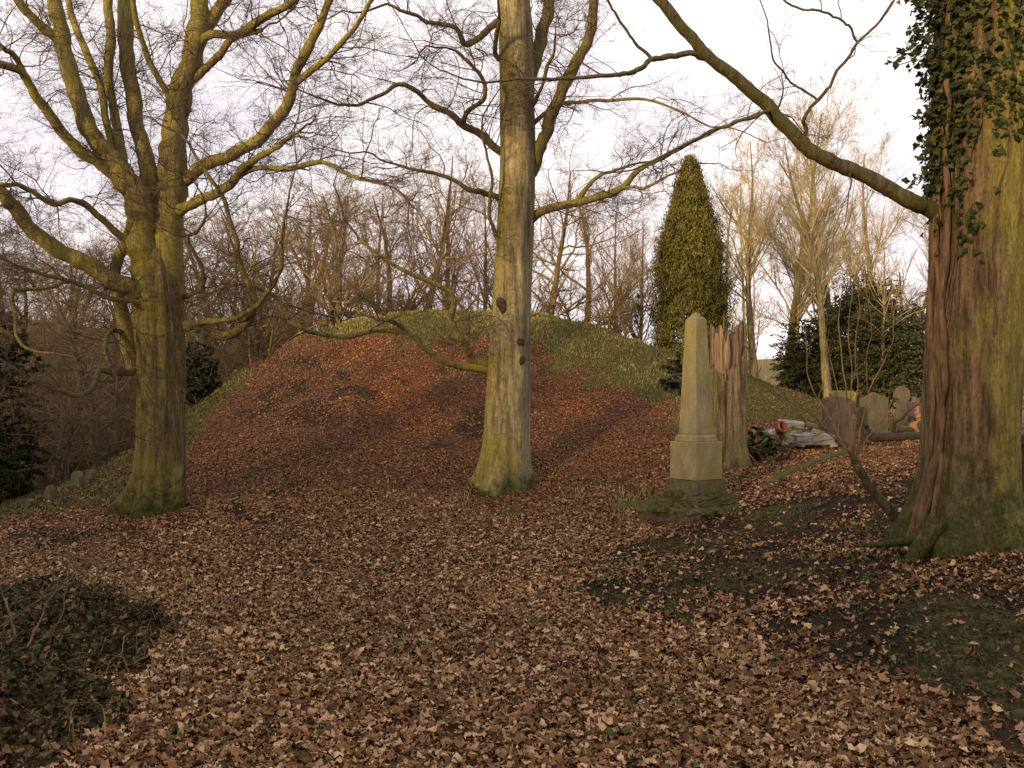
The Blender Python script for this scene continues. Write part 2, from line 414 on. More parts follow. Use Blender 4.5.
def H(x, y):
    x = np.asarray(x, float); y = np.asarray(y, float)
    sh = x.shape; xf = x.ravel(); yf = y.ravel()
    out = np.empty(len(xf))
    for i in range(0, len(xf), 20000):
        xs, ys = np.clip(xf[i:i + 20000], -18, 18), np.clip(yf[i:i + 20000], -6, 37)
        d2 = (xs[:, None] - CP[None, :, 0]) ** 2 + (ys[:, None] - CP[None, :, 1]) ** 2
        out[i:i + 20000] = _phi(d2) @ _w[:_n] + _w[_n] + _w[_n + 1] * xs + _w[_n + 2] * ys
    rr = np.hypot(xf / 1.0, (yf - 15) / 1.25)
    k = sstep(13, 24, rr)
    h = out * (1 - k) + far_h(xf, yf) * k
    amp = 0.5 + 0.8 * sstep(11, 15, yf)
    h = h + amp * 0.10 * (fbm(xf * 0.9, yf * 0.9, 3, 3) - 0.5) + 0.28 * sstep(14, 17, yf) * sstep(13, 9, np.abs(xf)) * (fbm(xf * 1.5, yf * 1.2, 6, 3) - 0.5) + 0.045 * (fbm(xf * 3.2, yf * 3.2, 8, 3) - 0.5)
    return h.reshape(sh)
def h1(x, y): return float(H(np.array([x]), np.array([y]))[0])
def G(px, py, d):            # point on the ground below an image position
    p = P(px, py, d); p[2] = h1(p[0], p[1]); return p

def in_mound(x, y):
    xx = (x + 1.0); yy = (y - 22.3)
    rx = np.where(xx < 0, 6.8, 8.2); ry = np.where(yy < 0, 7.9, 9.0)
    w = 0.12 * (fbm(x * 0.7, y * 0.7, 51, 2) - .5)
    return (xx / rx) ** 2 + (yy / ry) ** 2 + w

# ground cover zones (material zones, plus sun patches painted onto the mound)
def zones(x, y):
    n1 = fbm(x * 0.55, y * 0.55, 21, 4); n2 = fbm(x * 1.3, y * 1.3, 33, 4); n3 = fbm(x * 0.35 + 7, y * 0.35, 41, 3)
    h = H(x, y)
    m = sstep(1.05, 0.8, in_mound(x, y))
    # grass: crest of mound, its right flank, its left rim, patches
    g = m * sstep(2.75, 3.35, h + 1.0 * (n2 - .5) + 0.10 * np.clip(x - 1, 0, 4))
    g = np.maximum(g, m * sstep(.2, 1.2, x) * sstep(-.8, .4, h - (3.1 - .55 * x) + 2.0 * (n2 - .5)) * .97)
    g = np.maximum(g, m * sstep(.58, .68, fbm(x * .9 + 11, y * .9, 23, 3)) * .22)
    g = np.maximum(g, sstep(-5.0, -5.9, x + 0.12 * (y - 14) + 1.6 * (n2 - .5)) * sstep(12.0, 13.6, y) * 0.85)
    g = np.maximum(g, sstep(4.2, 5.2, x) * sstep(15, 17, y) * sstep(.42, .55, n2) * .9)
    g = np.maximum(g, sstep(.63, .72, n2) * sstep(9.0, 10.2, y) * sstep(14, 12.5, y) * sstep(-2.2, -1, x) * .7)
    # right bank moss and bare earth
    bx = np.interp(y, [3.2, 4.1, 4.7, 5.5, 6.5, 8.0, 9.5, 11.0], [2.3, 2.0, 1.75, 1.45, .9, .35, 1.1, 2.6])
    bank = sstep(-.15, .45, x - bx + 1.1 * (n2 - .5)) * sstep(11.6, 10, y) * sstep(2.6, 3.4, y)
    moss = bank * sstep(.47, .58, fbm(x * 1.1 + 4, y * 1.1, 37, 3))
    soil = bank * (.70 + .30 * sstep(.42, .54, fbm(x * 1.5 + 2, y * 1.5, 39, 3)))
    soil = np.maximum(soil, m * sstep(.50, .60, n2) * sstep(3.0, 2.4, h) * 0.68)
    soil = np.maximum(soil, sstep(.60, .68, n2) * sstep(-2.2, -3.6, x) * sstep(9, 11, y) * sstep(14, 13, y))
    soil = np.maximum(soil, np.exp(-(((x + 5.4) / 1.0) ** 2 + ((y - 11.2) / .45) ** 2)) * .95)
    # rusty dry bracken / redder beech litter on the mound, then warm sunlit spots painted in
    rust_sun = m * sstep(.50, .62, n3) * sstep(1.0, 1.9, h) * (1 - g) * .6
    for ax, ay, sx, sy in ((-2.2, 17.9, .7, 1.6), (-3.6, 20, .8, .9), (1.3, 17.3, .7, .9), (-1.7, 16.6, .5, 1.0)):
        rust_sun = np.maximum(rust_sun, np.exp(-((x - ax) / sx) ** 2 - ((y - ay) / sy) ** 2) * (.5 + n1))
    saw = np.exp(-(((x - 4.7) / .9) ** 2 + ((y - 13.9) / .45) ** 2)) * sstep(.3, .6, n2)
    return g, moss, soil, rust_sun, saw, m

def axis(segs):
    out = [segs[0][0]]
    for a, b, s in segs:
        n = max(1, int(round((b - a) / s))); out += list(np.linspace(a, b, n + 1)[1:])
    return np.array(out)
def geo(a, b, n): return list(np.geomspace(a, b, n))
xs = np.concatenate([-np.array(geo(24, 900, 24))[::-1], axis([(-24, -13, .8), (-13, -9, .3), (-9, 10, .11), (10, 14, .3), (14, 24, .8)])[1:-1], np.array(geo(24, 900, 24))])
ys = np.concatenate([-np.array(geo(5, 600, 40))[::-1], axis([(-5, 2, .5), (2, 26, .11), (26, 40, .5)])[1:-1], np.array(geo(40, 1200, 34))])
GX, GY = np.meshgrid(xs, ys)
GZ = H(GX, GY)
zg, zm, zs, zr, zw, zmd = zones(GX.ravel(), GY.ravel())
gcol = np.stack([np.maximum(zg, zm * .45), zs, zr], 1)
nx, ny = len(xs), len(ys)
I, J = np.meshgrid(np.arange(nx - 1), np.arange(ny - 1))
quad = np.stack([J * nx + I, J * nx + I + 1, (J + 1) * nx + I + 1, (J + 1) * nx + I], -1).reshape(-1, 4)
GV = np.stack([GX.ravel(), GY.ravel(), GZ.ravel()], 1)
fc = GV[quad].mean(1)
mm = in_mound(fc[:, 0], fc[:, 1]) < 1.0

def ground_mat():
    m, n, l, b = new_mat('woodland_floor')
    a = n.new('ShaderNodeAttribute'); a.attribute_name = 'Col'
    sp = n.new('ShaderNodeSeparateColor'); l.new(a.outputs['Color'], sp.inputs[0])
    g, s, r = sp.outputs[0], sp.outputs[1], sp.outputs[2]
    geo_ = n.new('ShaderNodeNewGeometry'); v = geo_.outputs['Position']
    vor = n.new('ShaderNodeTexVoronoi'); vor.inputs['Scale'].default_value = 26; l.new(v, vor.inputs['Vector'])
    hs = n.new('ShaderNodeSeparateColor'); l.new(vor.outputs['Color'], hs.inputs[0])
    f1 = noise_node(n, l, v, 1.6, 6, 0.6); f2 = noise_node(n, l, v, 14, 6, 0.7); f3 = noise_node(n, l, v, 60, 3, 0.6)
    c = mix(n, l, hs.outputs[0], (0.05, 0.026, 0.014), (0.19, 0.10, 0.055))
    c = mix(n, l, ramp(n, l, f1, .42, .62), c, mix(n, l, hs.outputs[1], (0.06, 0.025, 0.012), (0.19, 0.085, 0.045)))
    c = mix(n, l, r, c, mix(n, l, hs.outputs[0], (0.07, 0.024, 0.010), (0.24, 0.095, 0.04)))
    k = ramp(n, l, math_n(n, l, 'ADD', math_n(n, l, 'MULTIPLY', s, .8), math_n(n, l, 'MULTIPLY', math_n(n, l, 'SUBTRACT', f2, .5), .8)), .28, .6)
    c = mix(n, l, k, c, mix(n, l, f2, (0.014, 0.009, 0.006), (0.06, 0.04, 0.022)))
    k = ramp(n, l, math_n(n, l, 'ADD', g, math_n(n, l, 'MULTIPLY', math_n(n, l, 'SUBTRACT', f2, .5), .9)), .3, .62)
    c = mix(n, l, k, c, mix(n, l, ramp(n, l, f2, .35, .65), (0.045, 0.055, 0.012), (0.15, 0.14, 0.04)))
    # far fields
    ln = n.new('ShaderNodeVectorMath'); ln.operation = 'LENGTH'; l.new(v, ln.inputs[0])
    mr = n.new('ShaderNodeMapRange'); mr.inputs['From Min'].default_value = 70; mr.inputs['From Max'].default_value = 130
    l.new(ln.outputs['Value'], mr.inputs['Value'])
    ff = noise_node(n, l, v, 0.018, 4, 0.6)
    far = mix(n, l, ramp(n, l, ff, .42, .58), (0.20, 0.15, 0.07), (0.13, 0.13, 0.05))
    c = mix(n, l, mr.outputs[0], c, far)
    l.new(c, b.inputs['Base Color']); b.inputs['Roughness'].default_value = 0.9; b.inputs['Specular IOR Level'].default_value = 0.1
    hgt = math_n(n, l, 'ADD', math_n(n, l, 'ADD', f2, math_n(n, l, 'MULTIPLY', f3, .4)), math_n(n, l, 'MULTIPLY', hs.outputs[2], .4))
    bump(n, l, hgt, 1.0, 0.08, b)
    return m
M['ground'] = ground_mat()
for nm, sel in (('ground', ~mm), ('mound', mm)):
    q = quad[sel]; used = np.unique(q); remap = np.full(len(GV), -1); remap[used] = np.arange(len(used))
    bf = Buf(); bf.add(GV[used], remap[q], col=gcol[used])
    o = bf.build(nm, M['ground'], kind='structure')

# ------------------------------------------------------------------ scatter helpers
def scatter_tpl(buf, rng, pos, size, normal, tpl, faces, col, tilt=0.4, curl=0.0):
    """tpl (K,3) leaf template in xy; places one copy per pos, facing normal with random tilt and spin"""
    Nn = len(pos)
    nn = nrm(normal + rng.normal(0, tilt, (Nn, 3)))
    ref = rng.normal(0, 1, (Nn, 3)); u = nrm(np.cross(nn, ref)); w = np.cross(nn, u)
    t = np.repeat(tpl[None], Nn, 0).copy()
    if curl:
        cu = rng.normal(0.5, 1, (Nn, 1)) * curl; cv = rng.normal(0, 1, (Nn, 1)) * curl
        t[:, :, 2] += cu * t[:, :, 0] ** 2 + cv * t[:, :, 1] ** 2 + rng.normal(0, 0.25 * curl, t.shape[:2])
    t *= size[:, None, None]
    V = pos[:, None, :] + t[:, :, 0:1] * u[:, None] + t[:, :, 1:2] * w[:, None] + t[:, :, 2:3] * nn[:, None]
    K = len(tpl)
    Fc = (np.asarray(faces)[None] + (np.arange(Nn) * K)[:, None, None]).reshape(-1, np.asarray(faces).shape[1])
    C = np.repeat(col[:, None, :], K, 1).reshape(-1, 3)
    buf.add(V.reshape(-1, 3), Fc, col=C)

def fan(pts):
    pts = np.array(pts, float); K = len(pts)
    tpl = np.zeros((K + 1, 3)); tpl[1:, :2] = pts
    faces = [(0, 1 + i, 1 + (i + 1) % K) for i in range(K)]
    return tpl, np.array(faces)
MAPLE = fan([(.05, -.5), (.30, -.42), (.48, -.28), (.42, -.05), (.58, .16), (.36, .24), (.2, .52), (.0, .56), (-.24, .40), (-.34, .2), (-.55, .12), (-.42, -.14), (-.46, -.36), (-.2, -.40)])
CRUMP = fan([(.02, -.55), (.26, -.30), (.30, .05), (.42, .22), (.16, .45), (-.06, .6), (-.28, .34), (-.24, .02), (-.38, -.2), (-.16, -.42)])
OVAL = (np.array([(0, -.6, 0), (.3, -.1, .06), (0, .65, 0), (-.3, -.1, .06)], float), np.array([(0, 1, 2), (0, 2, 3)]))
IVYL = fan([(0, -.4), (.35, -.5), (.5, -.12), (.3, .05), (0, .62), (-.3, .05), (-.5, -.12), (-.35, -.5)])
DIAM = (np.array([(0, -.5, 0), (.35, 0, .1), (0, .5, 0), (-.35, 0, .1)], float), np.array([(0, 1, 2, 3)]))

def gnormal(x, y):
    e = 0.08
    dx = (H(x + e, y) - H(x - e, y)) / (2 * e); dy = (H(x, y + e) - H(x, y - e)) / (2 * e)
    return nrm(np.stack([-dx, -dy, np.ones_like(dx)], -1))

def leafcol(rng, n, red):
    """tan to chestnut to dark dead leaves; red in 0..1 shifts to russet beech litter"""
    t = rng.beta(1.35, 1.6, n)[:, None]
    dk = np.array([0.036, 0.017, 0.007]); md = np.array([0.205, 0.102, 0.040]); lt = np.array([0.57, 0.385, 0.215])
    c = np.where(t < .5, dk + (md - dk) * t * 2, md + (lt - md) * (t - .5) * 2)
    dk2 = np.array([0.06, 0.02, 0.010]); md2 = np.array([0.225, 0.095, 0.033]); lt2 = np.array([0.44, 0.24, 0.10])
    c2 = np.where(t < .5, dk2 + (md2 - dk2) * t * 2, md2 + (lt2 - md2) * (t - .5) * 2)
    r = np.asarray(red).reshape(-1, 1)
    return c * (1 - r) + c2 * r

# ------------------------------------------------------------------ trees
def add_trunk(parent, name, pts, mat, origin, S=40, step=0.05, lobes=(), flare=0.0, flare_h=0.6, rough=0.04, seed=1, fl_dir=None, gz=None):
    """pts: list of (x,y,z,r)"""
    c = np.array(pts, float)
    cr = catmull(c, 14)
    # resample evenly
    seg = np.concatenate([[0], np.cumsum(np.linalg.norm(np.diff(cr[:, :3], axis=0), axis=1))])
    n = max(8, int(seg[-1] / step)); s = np.linspace(0, seg[-1], n)
    q = np.stack([np.interp(s, seg, cr[:, k]) for k in range(4)], 1)
    z0 = q[0, 2] if gz is None else gz
    rs = np.random.default_rng(seed)
    ph = rs.uniform(0, 6.28, 8)
    def shape2(th, u, z):
        hgt = np.maximum(z - z0, 0)
        m = np.ones_like(th * z)
        for (k, a, hl) in lobes:
            m = m + a * np.exp(-hgt / hl) * np.cos(k * th + ph[int(k) % 8] + 0.25 * np.sin(hgt * 1.3 + k))
        if flare:
            root = np.clip(0.5 + 0.5 * np.cos(5 * th + ph[5]) + 0.45 * np.cos(3 * th + ph[3]), 0, None)
            f = np.exp(-hgt / flare_h) * flare * (0.35 + root)
            if fl_dir is not None: f = f * (1 + 1.1 * np.clip(np.cos(th - fl_dir), 0, 1) ** 3)
            m = m + f
        cx, sx = np.cos(th), np.sin(th)
        m = m + rough * (fbm(5 + 1.6 * cx + z * .9, 5 + 1.6 * sx + z * .5, seed, 3) - .5) * 2
        m = m + rough * .6 * (fbm(9 + 5 * cx + z * .8, 9 + 5 * sx - z * .7, seed + 3, 3) - .5) * 2
        m = m + rough * .5 * (fbm(20 + 14 * cx + z * .5, 20 + 14 * sx + z * .3, seed + 8, 2) - .5) * 2
        return np.maximum(m, .3)
    b = Buf(); loft(b, q[:, :3], q[:, 3], S, shape2)
    return b.build(name, mat, parent, origin), q

class BigTree:
    def __init__(s, name, base, label, cat, seed):
        s.base = np.asarray(base); s.root = empty(name, base, label, cat); s.rng = np.random.default_rng(seed)
        s.limbs = []                                   # (pts, radii) for twig growth
        s.paths = []
    def track(s, q): s.paths.append(q)
    def depth_at(s, px, py, d):
        best = (1e9, d, 1.0)
        for q in s.paths:
            qx = 512 + q[:, 0] / q[:, 1] * F; qy = HOR - (q[:, 2] - EYE) / q[:, 1] * F
            e = np.hypot(qx - px, qy - py); i = int(e.argmin())
            if e[i] < best[0] and e[i] < 12 + q[i, 3] / q[i, 1] * F: best = (e[i], q[i, 1], q[i, 3])
        return best[1], best[2]
    def limb(s, pts, d0, d1, mat, wig=0.02, S=10, twigs=1.0, name='limb'):
        """pts: (px,py,r_px) traced; depth runs from d0 to d1"""
        n = len(pts)
        c = []
        d0, pr = s.depth_at(pts[0][0], pts[0][1], d0)
        if pr < 1 and pr > 1.3 * pts[0][2] / F * d0: d0 += .4 * pr
        for i, (px, py, r) in enumerate(pts):
            t = i / (n - 1); d = d0 + (d1 - d0) * t
            p = P(px, py, d); c.append((*p, r / F * d * .93))
        cr = catmull(np.array(c), 6)
        k = s.rng.normal(0, 1, (len(cr), 3)); k = (k + np.roll(k, 1, 0) + np.roll(k, -1, 0)) / 3
        cr[1:, :3] += k[1:] * np.where(cr[1:, 3:4] < .034, cr[1:, 3:4] * .42 + .004, cr[1:, 3:4] * .17)
        cr[:, 3] = np.maximum(cr[:, 3] * (1 + s.rng.normal(0, .05, len(cr))), 0.003)
        cr[0, 3] = min(cr[0, 3], pr * .8)
        s.track(cr)
        b = Buf(); loft(b, cr[:, :3], cr[:, 3], S)
        b.build(name, mat, s.root, s.base)
        if twigs > 0: s.limbs.append((cr[:, :3], cr[:, 3], twigs))
    def crown(s, mat, dens=4.0, l1=1.0, flat=0.55, k2=6, k3=6, trop=0.0, name='crown', r_floor=0.0018, wig=.22, k4=0):
        rng = s.rng; b = Buf()
        P0 = []; D0 = []; L0 = []; R0 = []
        for pts, rad, tw in s.limbs:
            seg = np.linalg.norm(np.diff(pts, axis=0), axis=1); Ltot = seg.sum()
            k = max(2, int(Ltot * dens * tw))
            po, D, Lc, Rc = kids(rng, pts[None], rad[None], np.array([1.0]), k, .12, 1.0, 58, 16, 1.0, .45, flat, 0.12)
            P0.append(po); D0.append(D); L0.append(l1 * rng.uniform(.4, 1.3, k)); R0.append(np.clip(Rc, 0.003, 0.0095))
            # the tip goes on as a spray
            P0.append(pts[-1:]); D0.append((pts[-1] - pts[-3])[None]); L0.append(np.array([l1 * 1.2])); R0.append(np.array([max(min(rad[-1] * .9, .02), .004)]))
        P0, D0, L0, R0 = np.concatenate(P0), np.concatenate(D0), np.concatenate(L0), np.concatenate(R0)
        p1, r1 = grow(rng, P0, D0, L0, R0, 8, wig, trop, .3); tubes(b, p1, r1, 4)
        a = kids(rng, p1, r1, L0, k2, .1, 1, 46, 14, .62, .5, flat, 0.05, r_floor)
        p2, r2 = grow(rng, *a, 5, wig * .9, trop, .4); tubes(b, p2, r2, 3)
        a = kids(rng, p2, r2, a[2], k3, .1, 1, 44, 15, .62, .65, flat, 0.03, r_floor * .8)
        p3, r3 = grow(rng, *a, 3, wig * .8, trop, .5); tubes(b, p3, r3, 3)
        if k4:
            a = kids(rng, p3, r3, a[2], k4, .1, 1, 45, 15, .55, .8, flat, 0.03, r_floor * .7)
            p4, r4 = grow(rng, *a, 2, wig * .8, trop, .6); tubes(b, p4, r4, 3)
        return b.build(name, mat, s.root, s.base)

def w4(px, py, r, d): p = P(px, py, d); return (*p, r / F * d)

# --- the multi-stemmed beech on the left
D = 12.5
base = P(156, 513, D); base[2] = h1(base[0], base[1])
T = BigTree('beech_tree', base, 'broad many-stemmed beech with furrowed mossy trunk, standing where the mound meets the dark wood', 'tree', 5)
_, _q = add_trunk(T.root, 'trunk', [w4(153, 545, 24, D), w4(157, 505, 22.5, D), w4(161, 460, 22, D), w4(162, 420, 22, D), w4(162, 360, 22, D), w4(161, 320, 21.5, D), w4(159, 285, 18, D), w4(158, 250, 9, D)],
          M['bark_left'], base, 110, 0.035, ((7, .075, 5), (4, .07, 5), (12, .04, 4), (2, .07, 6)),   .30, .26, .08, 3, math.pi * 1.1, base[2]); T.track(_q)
ll = M['limb_left']
A = T.limb
A([(166, 365, 14), (168, 310, 16), (170, 250, 16), (170, 200, 15.5), (174, 150, 14), (180, 100, 13), (190, 60, 11), (197, 30, 11), (199, 0, 9), (203, -60, 8), (212, -150, 6), (214, -240, 3)], D - .1, D + .2, ll, S=20, twigs=.4, name='stem')
A([(150, 365, 13), (147, 310, 15.5), (144, 260, 15.5), (141, 218, 15), (133, 189, 13.5), (118, 165, 11), (105, 151, 9.5), (88, 130, 9.5), (76, 95, 8.5), (65, 53, 9), (58, 18, 8), (50, -20, 7), (40, -90, 6), (36, -170, 3)], D, D - .7, ll, S=18, twigs=.4, name='stem')
A([(143, 235, 9), (150, 190, 9.5), (146, 163, 9), (137, 130, 8), (132, 90, 8), (127, 50, 8), (126, 0, 8), (122, -70, 6), (124, -170, 4)], D + .1, D + .5, ll, S=16, twigs=.4, name='stem')
A([(65, 45, 6), (45, 30, 5), (28, 14, 5), (15, -4, 4), (-10, -40, 3)], D - .6, D - 1, ll)
A([(124, 172, 6), (116, 123, 5), (109, 81, 5), (111, 35, 5), (107, 0, 5), (110, -60, 3)], D, D + .8, ll)
A([(120, 170, 5), (105, 120, 4), (102, 91, 4), (88, 56, 3.8), (72, 18, 3.5), (66, -20, 3)], D, D + 1.2, ll)
A([(132, 190, 8), (105, 167, 7), (77, 148, 6), (53, 120, 5.5), (35, 95, 5), (21, 72, 4.5), (0, 64, 4), (-30, 55, 3)], D - .1, D - 1.6, ll)
A([(30, 86, 3), (18, 62, 3), (8, 50, 3), (-12, 38, 2)], D - 1.2, D - 1.6, ll)
A([(150, 305, 10), (138, 292, 10.5), (116, 282, 10), (88, 266, 9), (63, 252, 8.5), (35, 232, 8), (14, 207, 7.5), (0, 193, 7), (-40, 160, 5)], D - .1, D - 1.4, ll, S=14)
A([(134, 370, 9), (126, 330, 8), (119, 296, 6.5), (115, 275, 6), (119, 255, 6), (129, 238, 6), (133, 215, 6), (135, 195, 5)], D - .25, D - .2, ll, S=12, twigs=.3)
A([(127, 243, 4), (105, 222, 3.5), (85, 205, 3.5), (70, 200, 3), (53, 204, 3), (32, 192, 2.8), (14, 185, 2.5), (-10, 190, 2)], D - .3, D - 1.3, ll)
A([(176, 185, 7), (190, 176, 7), (211, 162, 7), (242, 151, 6.5), (267, 130, 6.5), (288, 102, 6), (295, 74, 5), (313, 39, 5), (329, 0, 4), (340, -50, 3)], D, D - 1.0, ll, S=12)
A([(294, 84, 3.5), (316, 67, 3.5), (337, 49, 3), (360, 19, 2.5), (380, -10, 2)], D - .8, D - 1.4, ll)
A([(176, 214, 6), (186, 207, 6), (211, 195, 5.5), (232, 183, 5), (246, 165, 4), (274, 148, 3), (300, 130, 1.8)], D - .1, D - 1.2, ll)
A([(232, 182, 3.2), (253, 169, 3), (288, 169, 3), (323, 163, 2.6), (352, 176, 2.2), (385, 184, 1.5)], D - .6, D - 1.6, ll)
A([(190, 60, 5), (207, 37, 4.5), (239, 33, 4.5), (267, 16, 4), (292, 2, 3.5), (320, -25, 2.5)], D, D - .7, ll)
A([(182, 90, 4), (200, 74, 4), (218, 56, 4), (234, 38, 3.5), (262, 30, 2.5)], D, D - .2, ll)
A([(198, 40, 6), (212, 18, 6.5), (226, 0, 6), (240, -30, 5), (250, -90, 3)], D + .1, D + .4, ll)
A([(180, 120, 4), (168, 95, 3.5), (150, 62, 3.2), (140, 35, 3), (134, 10, 3), (132, -20, 2)], D - .1, D - .6, ll)
A([(165, 328, 6.5), (172, 331, 6), (197, 325, 5.5), (214, 333, 5), (227, 336, 5), (243, 326, 4.5), (253, 313, 4), (255, 299, 3.5), (243, 271, 3), (236, 243, 2.6), (225, 204, 2.4), (214, 185, 2.2), (197, 158, 2)], D - .45, D - 1.4, M['limb_mid'], twigs=.7)  # low limbs from here get darker bark, their shade put into the colour
A([(172, 327, 4), (200, 322, 3.5), (225, 320, 3), (248, 312, 3), (268, 292, 2.2), (280, 268, 1.8), (283, 230, 1.5), (290, 190, 1.2)], D - .45, D - 2, M['limb_mid'], twigs=.8)
A([(176, 300, 3), (195, 292, 2.6), (204, 283, 2.5), (201, 266, 2.2), (188, 240, 2), (196, 232, 1.5)], D - .3, D - .9, M['limb_mid'], twigs=.8)
A([(148, 371, 5), (134, 372, 4), (116, 373, 3.6), (100, 371, 3.2), (93, 387, 3), (77, 396, 2.8), (53, 389, 2.4), (28, 380, 1.6)], D - .35, D - 1.5, M['limb_mid'], twigs=.7)
A([(146, 362, 3.5), (138, 358, 3), (121, 334, 2.6), (109, 333, 2.4), (105, 352, 2), (111, 366, 1.5)], D - .4, D - 1, M['limb_mid'], twigs=.6)
A([(178, 329, 3), (148, 305, 2.6), (105, 296, 2.5), (70, 282, 2.2), (28, 270, 2), (0, 257, 1.6), (-20, 240, 1.2)], D - .55, D - 1.6, M['limb_mid'], twigs=.9)
A([(70, 282, 2.2), (45, 288, 2.2), (20, 290, 2.4), (13, 292, 2.4), (14, 310, 2), (22, 345, 1.6), (60, 355, 1.2)], D - 1, D - 1.8, M['limb_mid'], twigs=.7)
T.crown(M['twig'], 5.5, 1.15, .5, 7, 6, 0.0, wig=.31, k4=3)

# --- the tall beech in the middle
D = 14.0
base = P(503, 487, D); base[2] = h1(base[0], base[1])
T = BigTree('beech_tree', base, 'tall straight smooth-barked beech with dark knots, standing at the foot of the mound', 'tree', 8)
_, _q = add_trunk(T.root, 'trunk', [w4(503, 510, 25, D), w4(505, 470, 23.5, D), w4(507, 430, 22, D), w4(509, 380, 21.2, D), w4(511, 330, 20, D), w4(513, 280, 19, D), w4(516, 220, 18.2, D), w4(518, 150, 18, D), w4(517, 90, 17.5, D), w4(516, 40, 17.5, D), w4(514, 0, 16, D), w4(511, -80, 13, D), w4(514, -180, 9, D), w4(512, -300, 5, D)],
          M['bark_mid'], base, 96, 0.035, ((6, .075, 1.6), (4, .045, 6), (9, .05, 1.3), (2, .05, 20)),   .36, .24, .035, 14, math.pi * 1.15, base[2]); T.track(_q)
lm = M['limb_mid']; A = T.limb
A([(527, 180, 9), (537, 155, 7), (547, 130, 6.5), (556, 102, 6.5), (572, 70, 6.2), (590, 35, 5.5), (594, 0, 5), (600, -70, 4), (605, -150, 2)], D - .1, D - .8, lm, S=12, twigs=.6)
A([(522, 90, 10), (534, 62, 8), (543, 30, 7), (549, 0, 6.5), (556, -60, 5), (560, -160, 3)], D, D + .4, lm, S=12, twigs=.6)
A([(526, 222, 6), (540, 212, 4.6), (558, 206, 4.4), (593, 199, 4), (621, 188, 3.4), (639, 170, 3), (667, 155, 2.4), (700, 137, 2), (735, 122, 1.4)], D - .1, D - 1.0, lm, twigs=.8)
A([(612, 191, 2.4), (630, 187, 2), (646, 188, 1.8), (667, 176, 1.4)], D - .6, D - .9, lm, twigs=.8)
A([(577, 203, 3), (585, 190, 2.6), (602, 175, 2), (622, 168, 1.5)], D - .5, D - .2, lm)
A([(508, 158, 5), (498, 151, 4.4), (481, 134, 4.2), (463, 125, 4), (451, 114, 3.6), (431, 104, 3), (416, 91, 2.6), (400, 84, 2.4), (386, 91, 2.2), (361, 104, 1.8), (338, 106, 1.4)], D - .1, D - 1.2, lm, twigs=.9)
A([(463, 125, 3), (467, 112, 2.6), (484, 98, 2.5), (482, 77, 2.2), (470, 63, 2), (455, 50, 1.6)], D - .5, D - 1, lm)
A([(510, 28, 5), (498, 21, 4), (481, 37, 3.6), (465, 44, 3.2), (456, 28, 2.6), (430, 22, 2.2), (410, 14, 2), (386, 5, 1.6)], D - .1, D - 1.2, lm)
A([(508, 62, 4), (496, 55, 2.6), (496, 40, 2.5), (500, 20, 2)], D - .2, D - .7, lm, twigs=.6)
A([(508, 200, 5), (496, 196, 3.6), (481, 192, 3.2), (470, 190, 2.8), (445, 176, 2.2), (410, 169, 1.6), (380, 160, 1.2)], D - .1, D - .9, lm)
A([(505, 370, 6), (487, 369, 4.4), (462, 366, 4), (445, 361, 3.6), (424, 347, 3.4), (410, 334, 3.1), (375, 331, 2.7), (340, 337, 2.6), (300, 328, 2.3), (283, 318, 2.2), (278, 298, 2), (262, 290, 1.6)], D - .25, D - 1.8, ll, twigs=.45)
A([(490, 368, 4.6), (472, 356, 4.2), (463, 341, 3.8), (452, 320, 3.4), (454, 299, 3), (438, 285, 2.6), (414, 275, 2.4), (386, 260, 2), (360, 240, 1.4)], D - .3, D - 1.6, ll, twigs=.5)
A([(411, 335, 3), (395, 322, 2.6), (378, 318, 2), (356, 312, 1.6)], D - 1, D - 1.3, ll, twigs=.5)
A([(508, 245, 4), (497, 240, 2.4), (490, 215, 2), (492, 180, 1.6), (486, 150, 1.3)], D - .2, D - .6, lm, twigs=.7)
A([(524, 115, 4), (536, 100, 2.4), (541, 90, 2), (548, 66, 2), (555, 52, 1.5)], D - .2, D - .9, lm, twigs=.8)
A([(528, 128, 3), (556, 106, 2.4), (575, 102, 2), (600, 101, 1.8), (655, 101, 1.4), (700, 122, 1)], D - .5, D - 1.4, lm, twigs=.5)
A([(512, -60, 6), (480, -90, 4.5), (430, -110, 3)], D, D - .8, lm); A([(514, -120, 5), (560, -150, 4), (610, -200, 2)], D, D + .6, lm)
T.crown(M['twig'], 5.5, 1.15, .45, 7, 6, 0.0, wig=.31, k4=3)
# knots on the trunk, facing the clearing
def knot(px, py, w, h, d, parent, origin, seed):
    b = Buf(); a = np.arange(20) * 2 * math.pi / 20; c = P(px, py, d)
    rs = np.random.default_rng(seed); wob = 1 + .18 * np.sin(2 * a + rs.uniform(0, 6)) + .1 * np.sin(3 * a + rs.uniform(0, 6))
    V = []
    prof = [(1.5, .03), (1.15, -.010), (.9, -.016), (.65, -.006), (.35, .004), (.12, .006)]
    for s, off in prof:
        V.append(np.stack([c[0] + np.cos(a) * w * s * wob, np.full(20, c[1] + off), c[2] + np.sin(a) * h * s * wob], 1))
    V = np.vstack(V + [c[None] + np.array([[0, .006, 0]])]); q = []
    for i in range(len(prof) - 1):
        for j in range(20): q.append((i * 20 + j, i * 20 + (j + 1) % 20, (i + 1) * 20 + (j + 1) % 20, (i + 1) * 20 + j))
    tri = [((len(prof) - 1) * 20 + j, (len(prof) - 1) * 20 + (j + 1) % 20, len(V) - 1) for j in range(20)]
    b.add(V, np.array(q), np.array(tri)); return b.build('knot', M['knot'], parent, origin)
knot(502, 305, .055, .085, D - .315, T.root, base, 1)
knot(520, 342, .042, .055, D - .30, T.root, base, 2)
knot(522, 360, .032, .06, D - .295, T.root, base, 3)

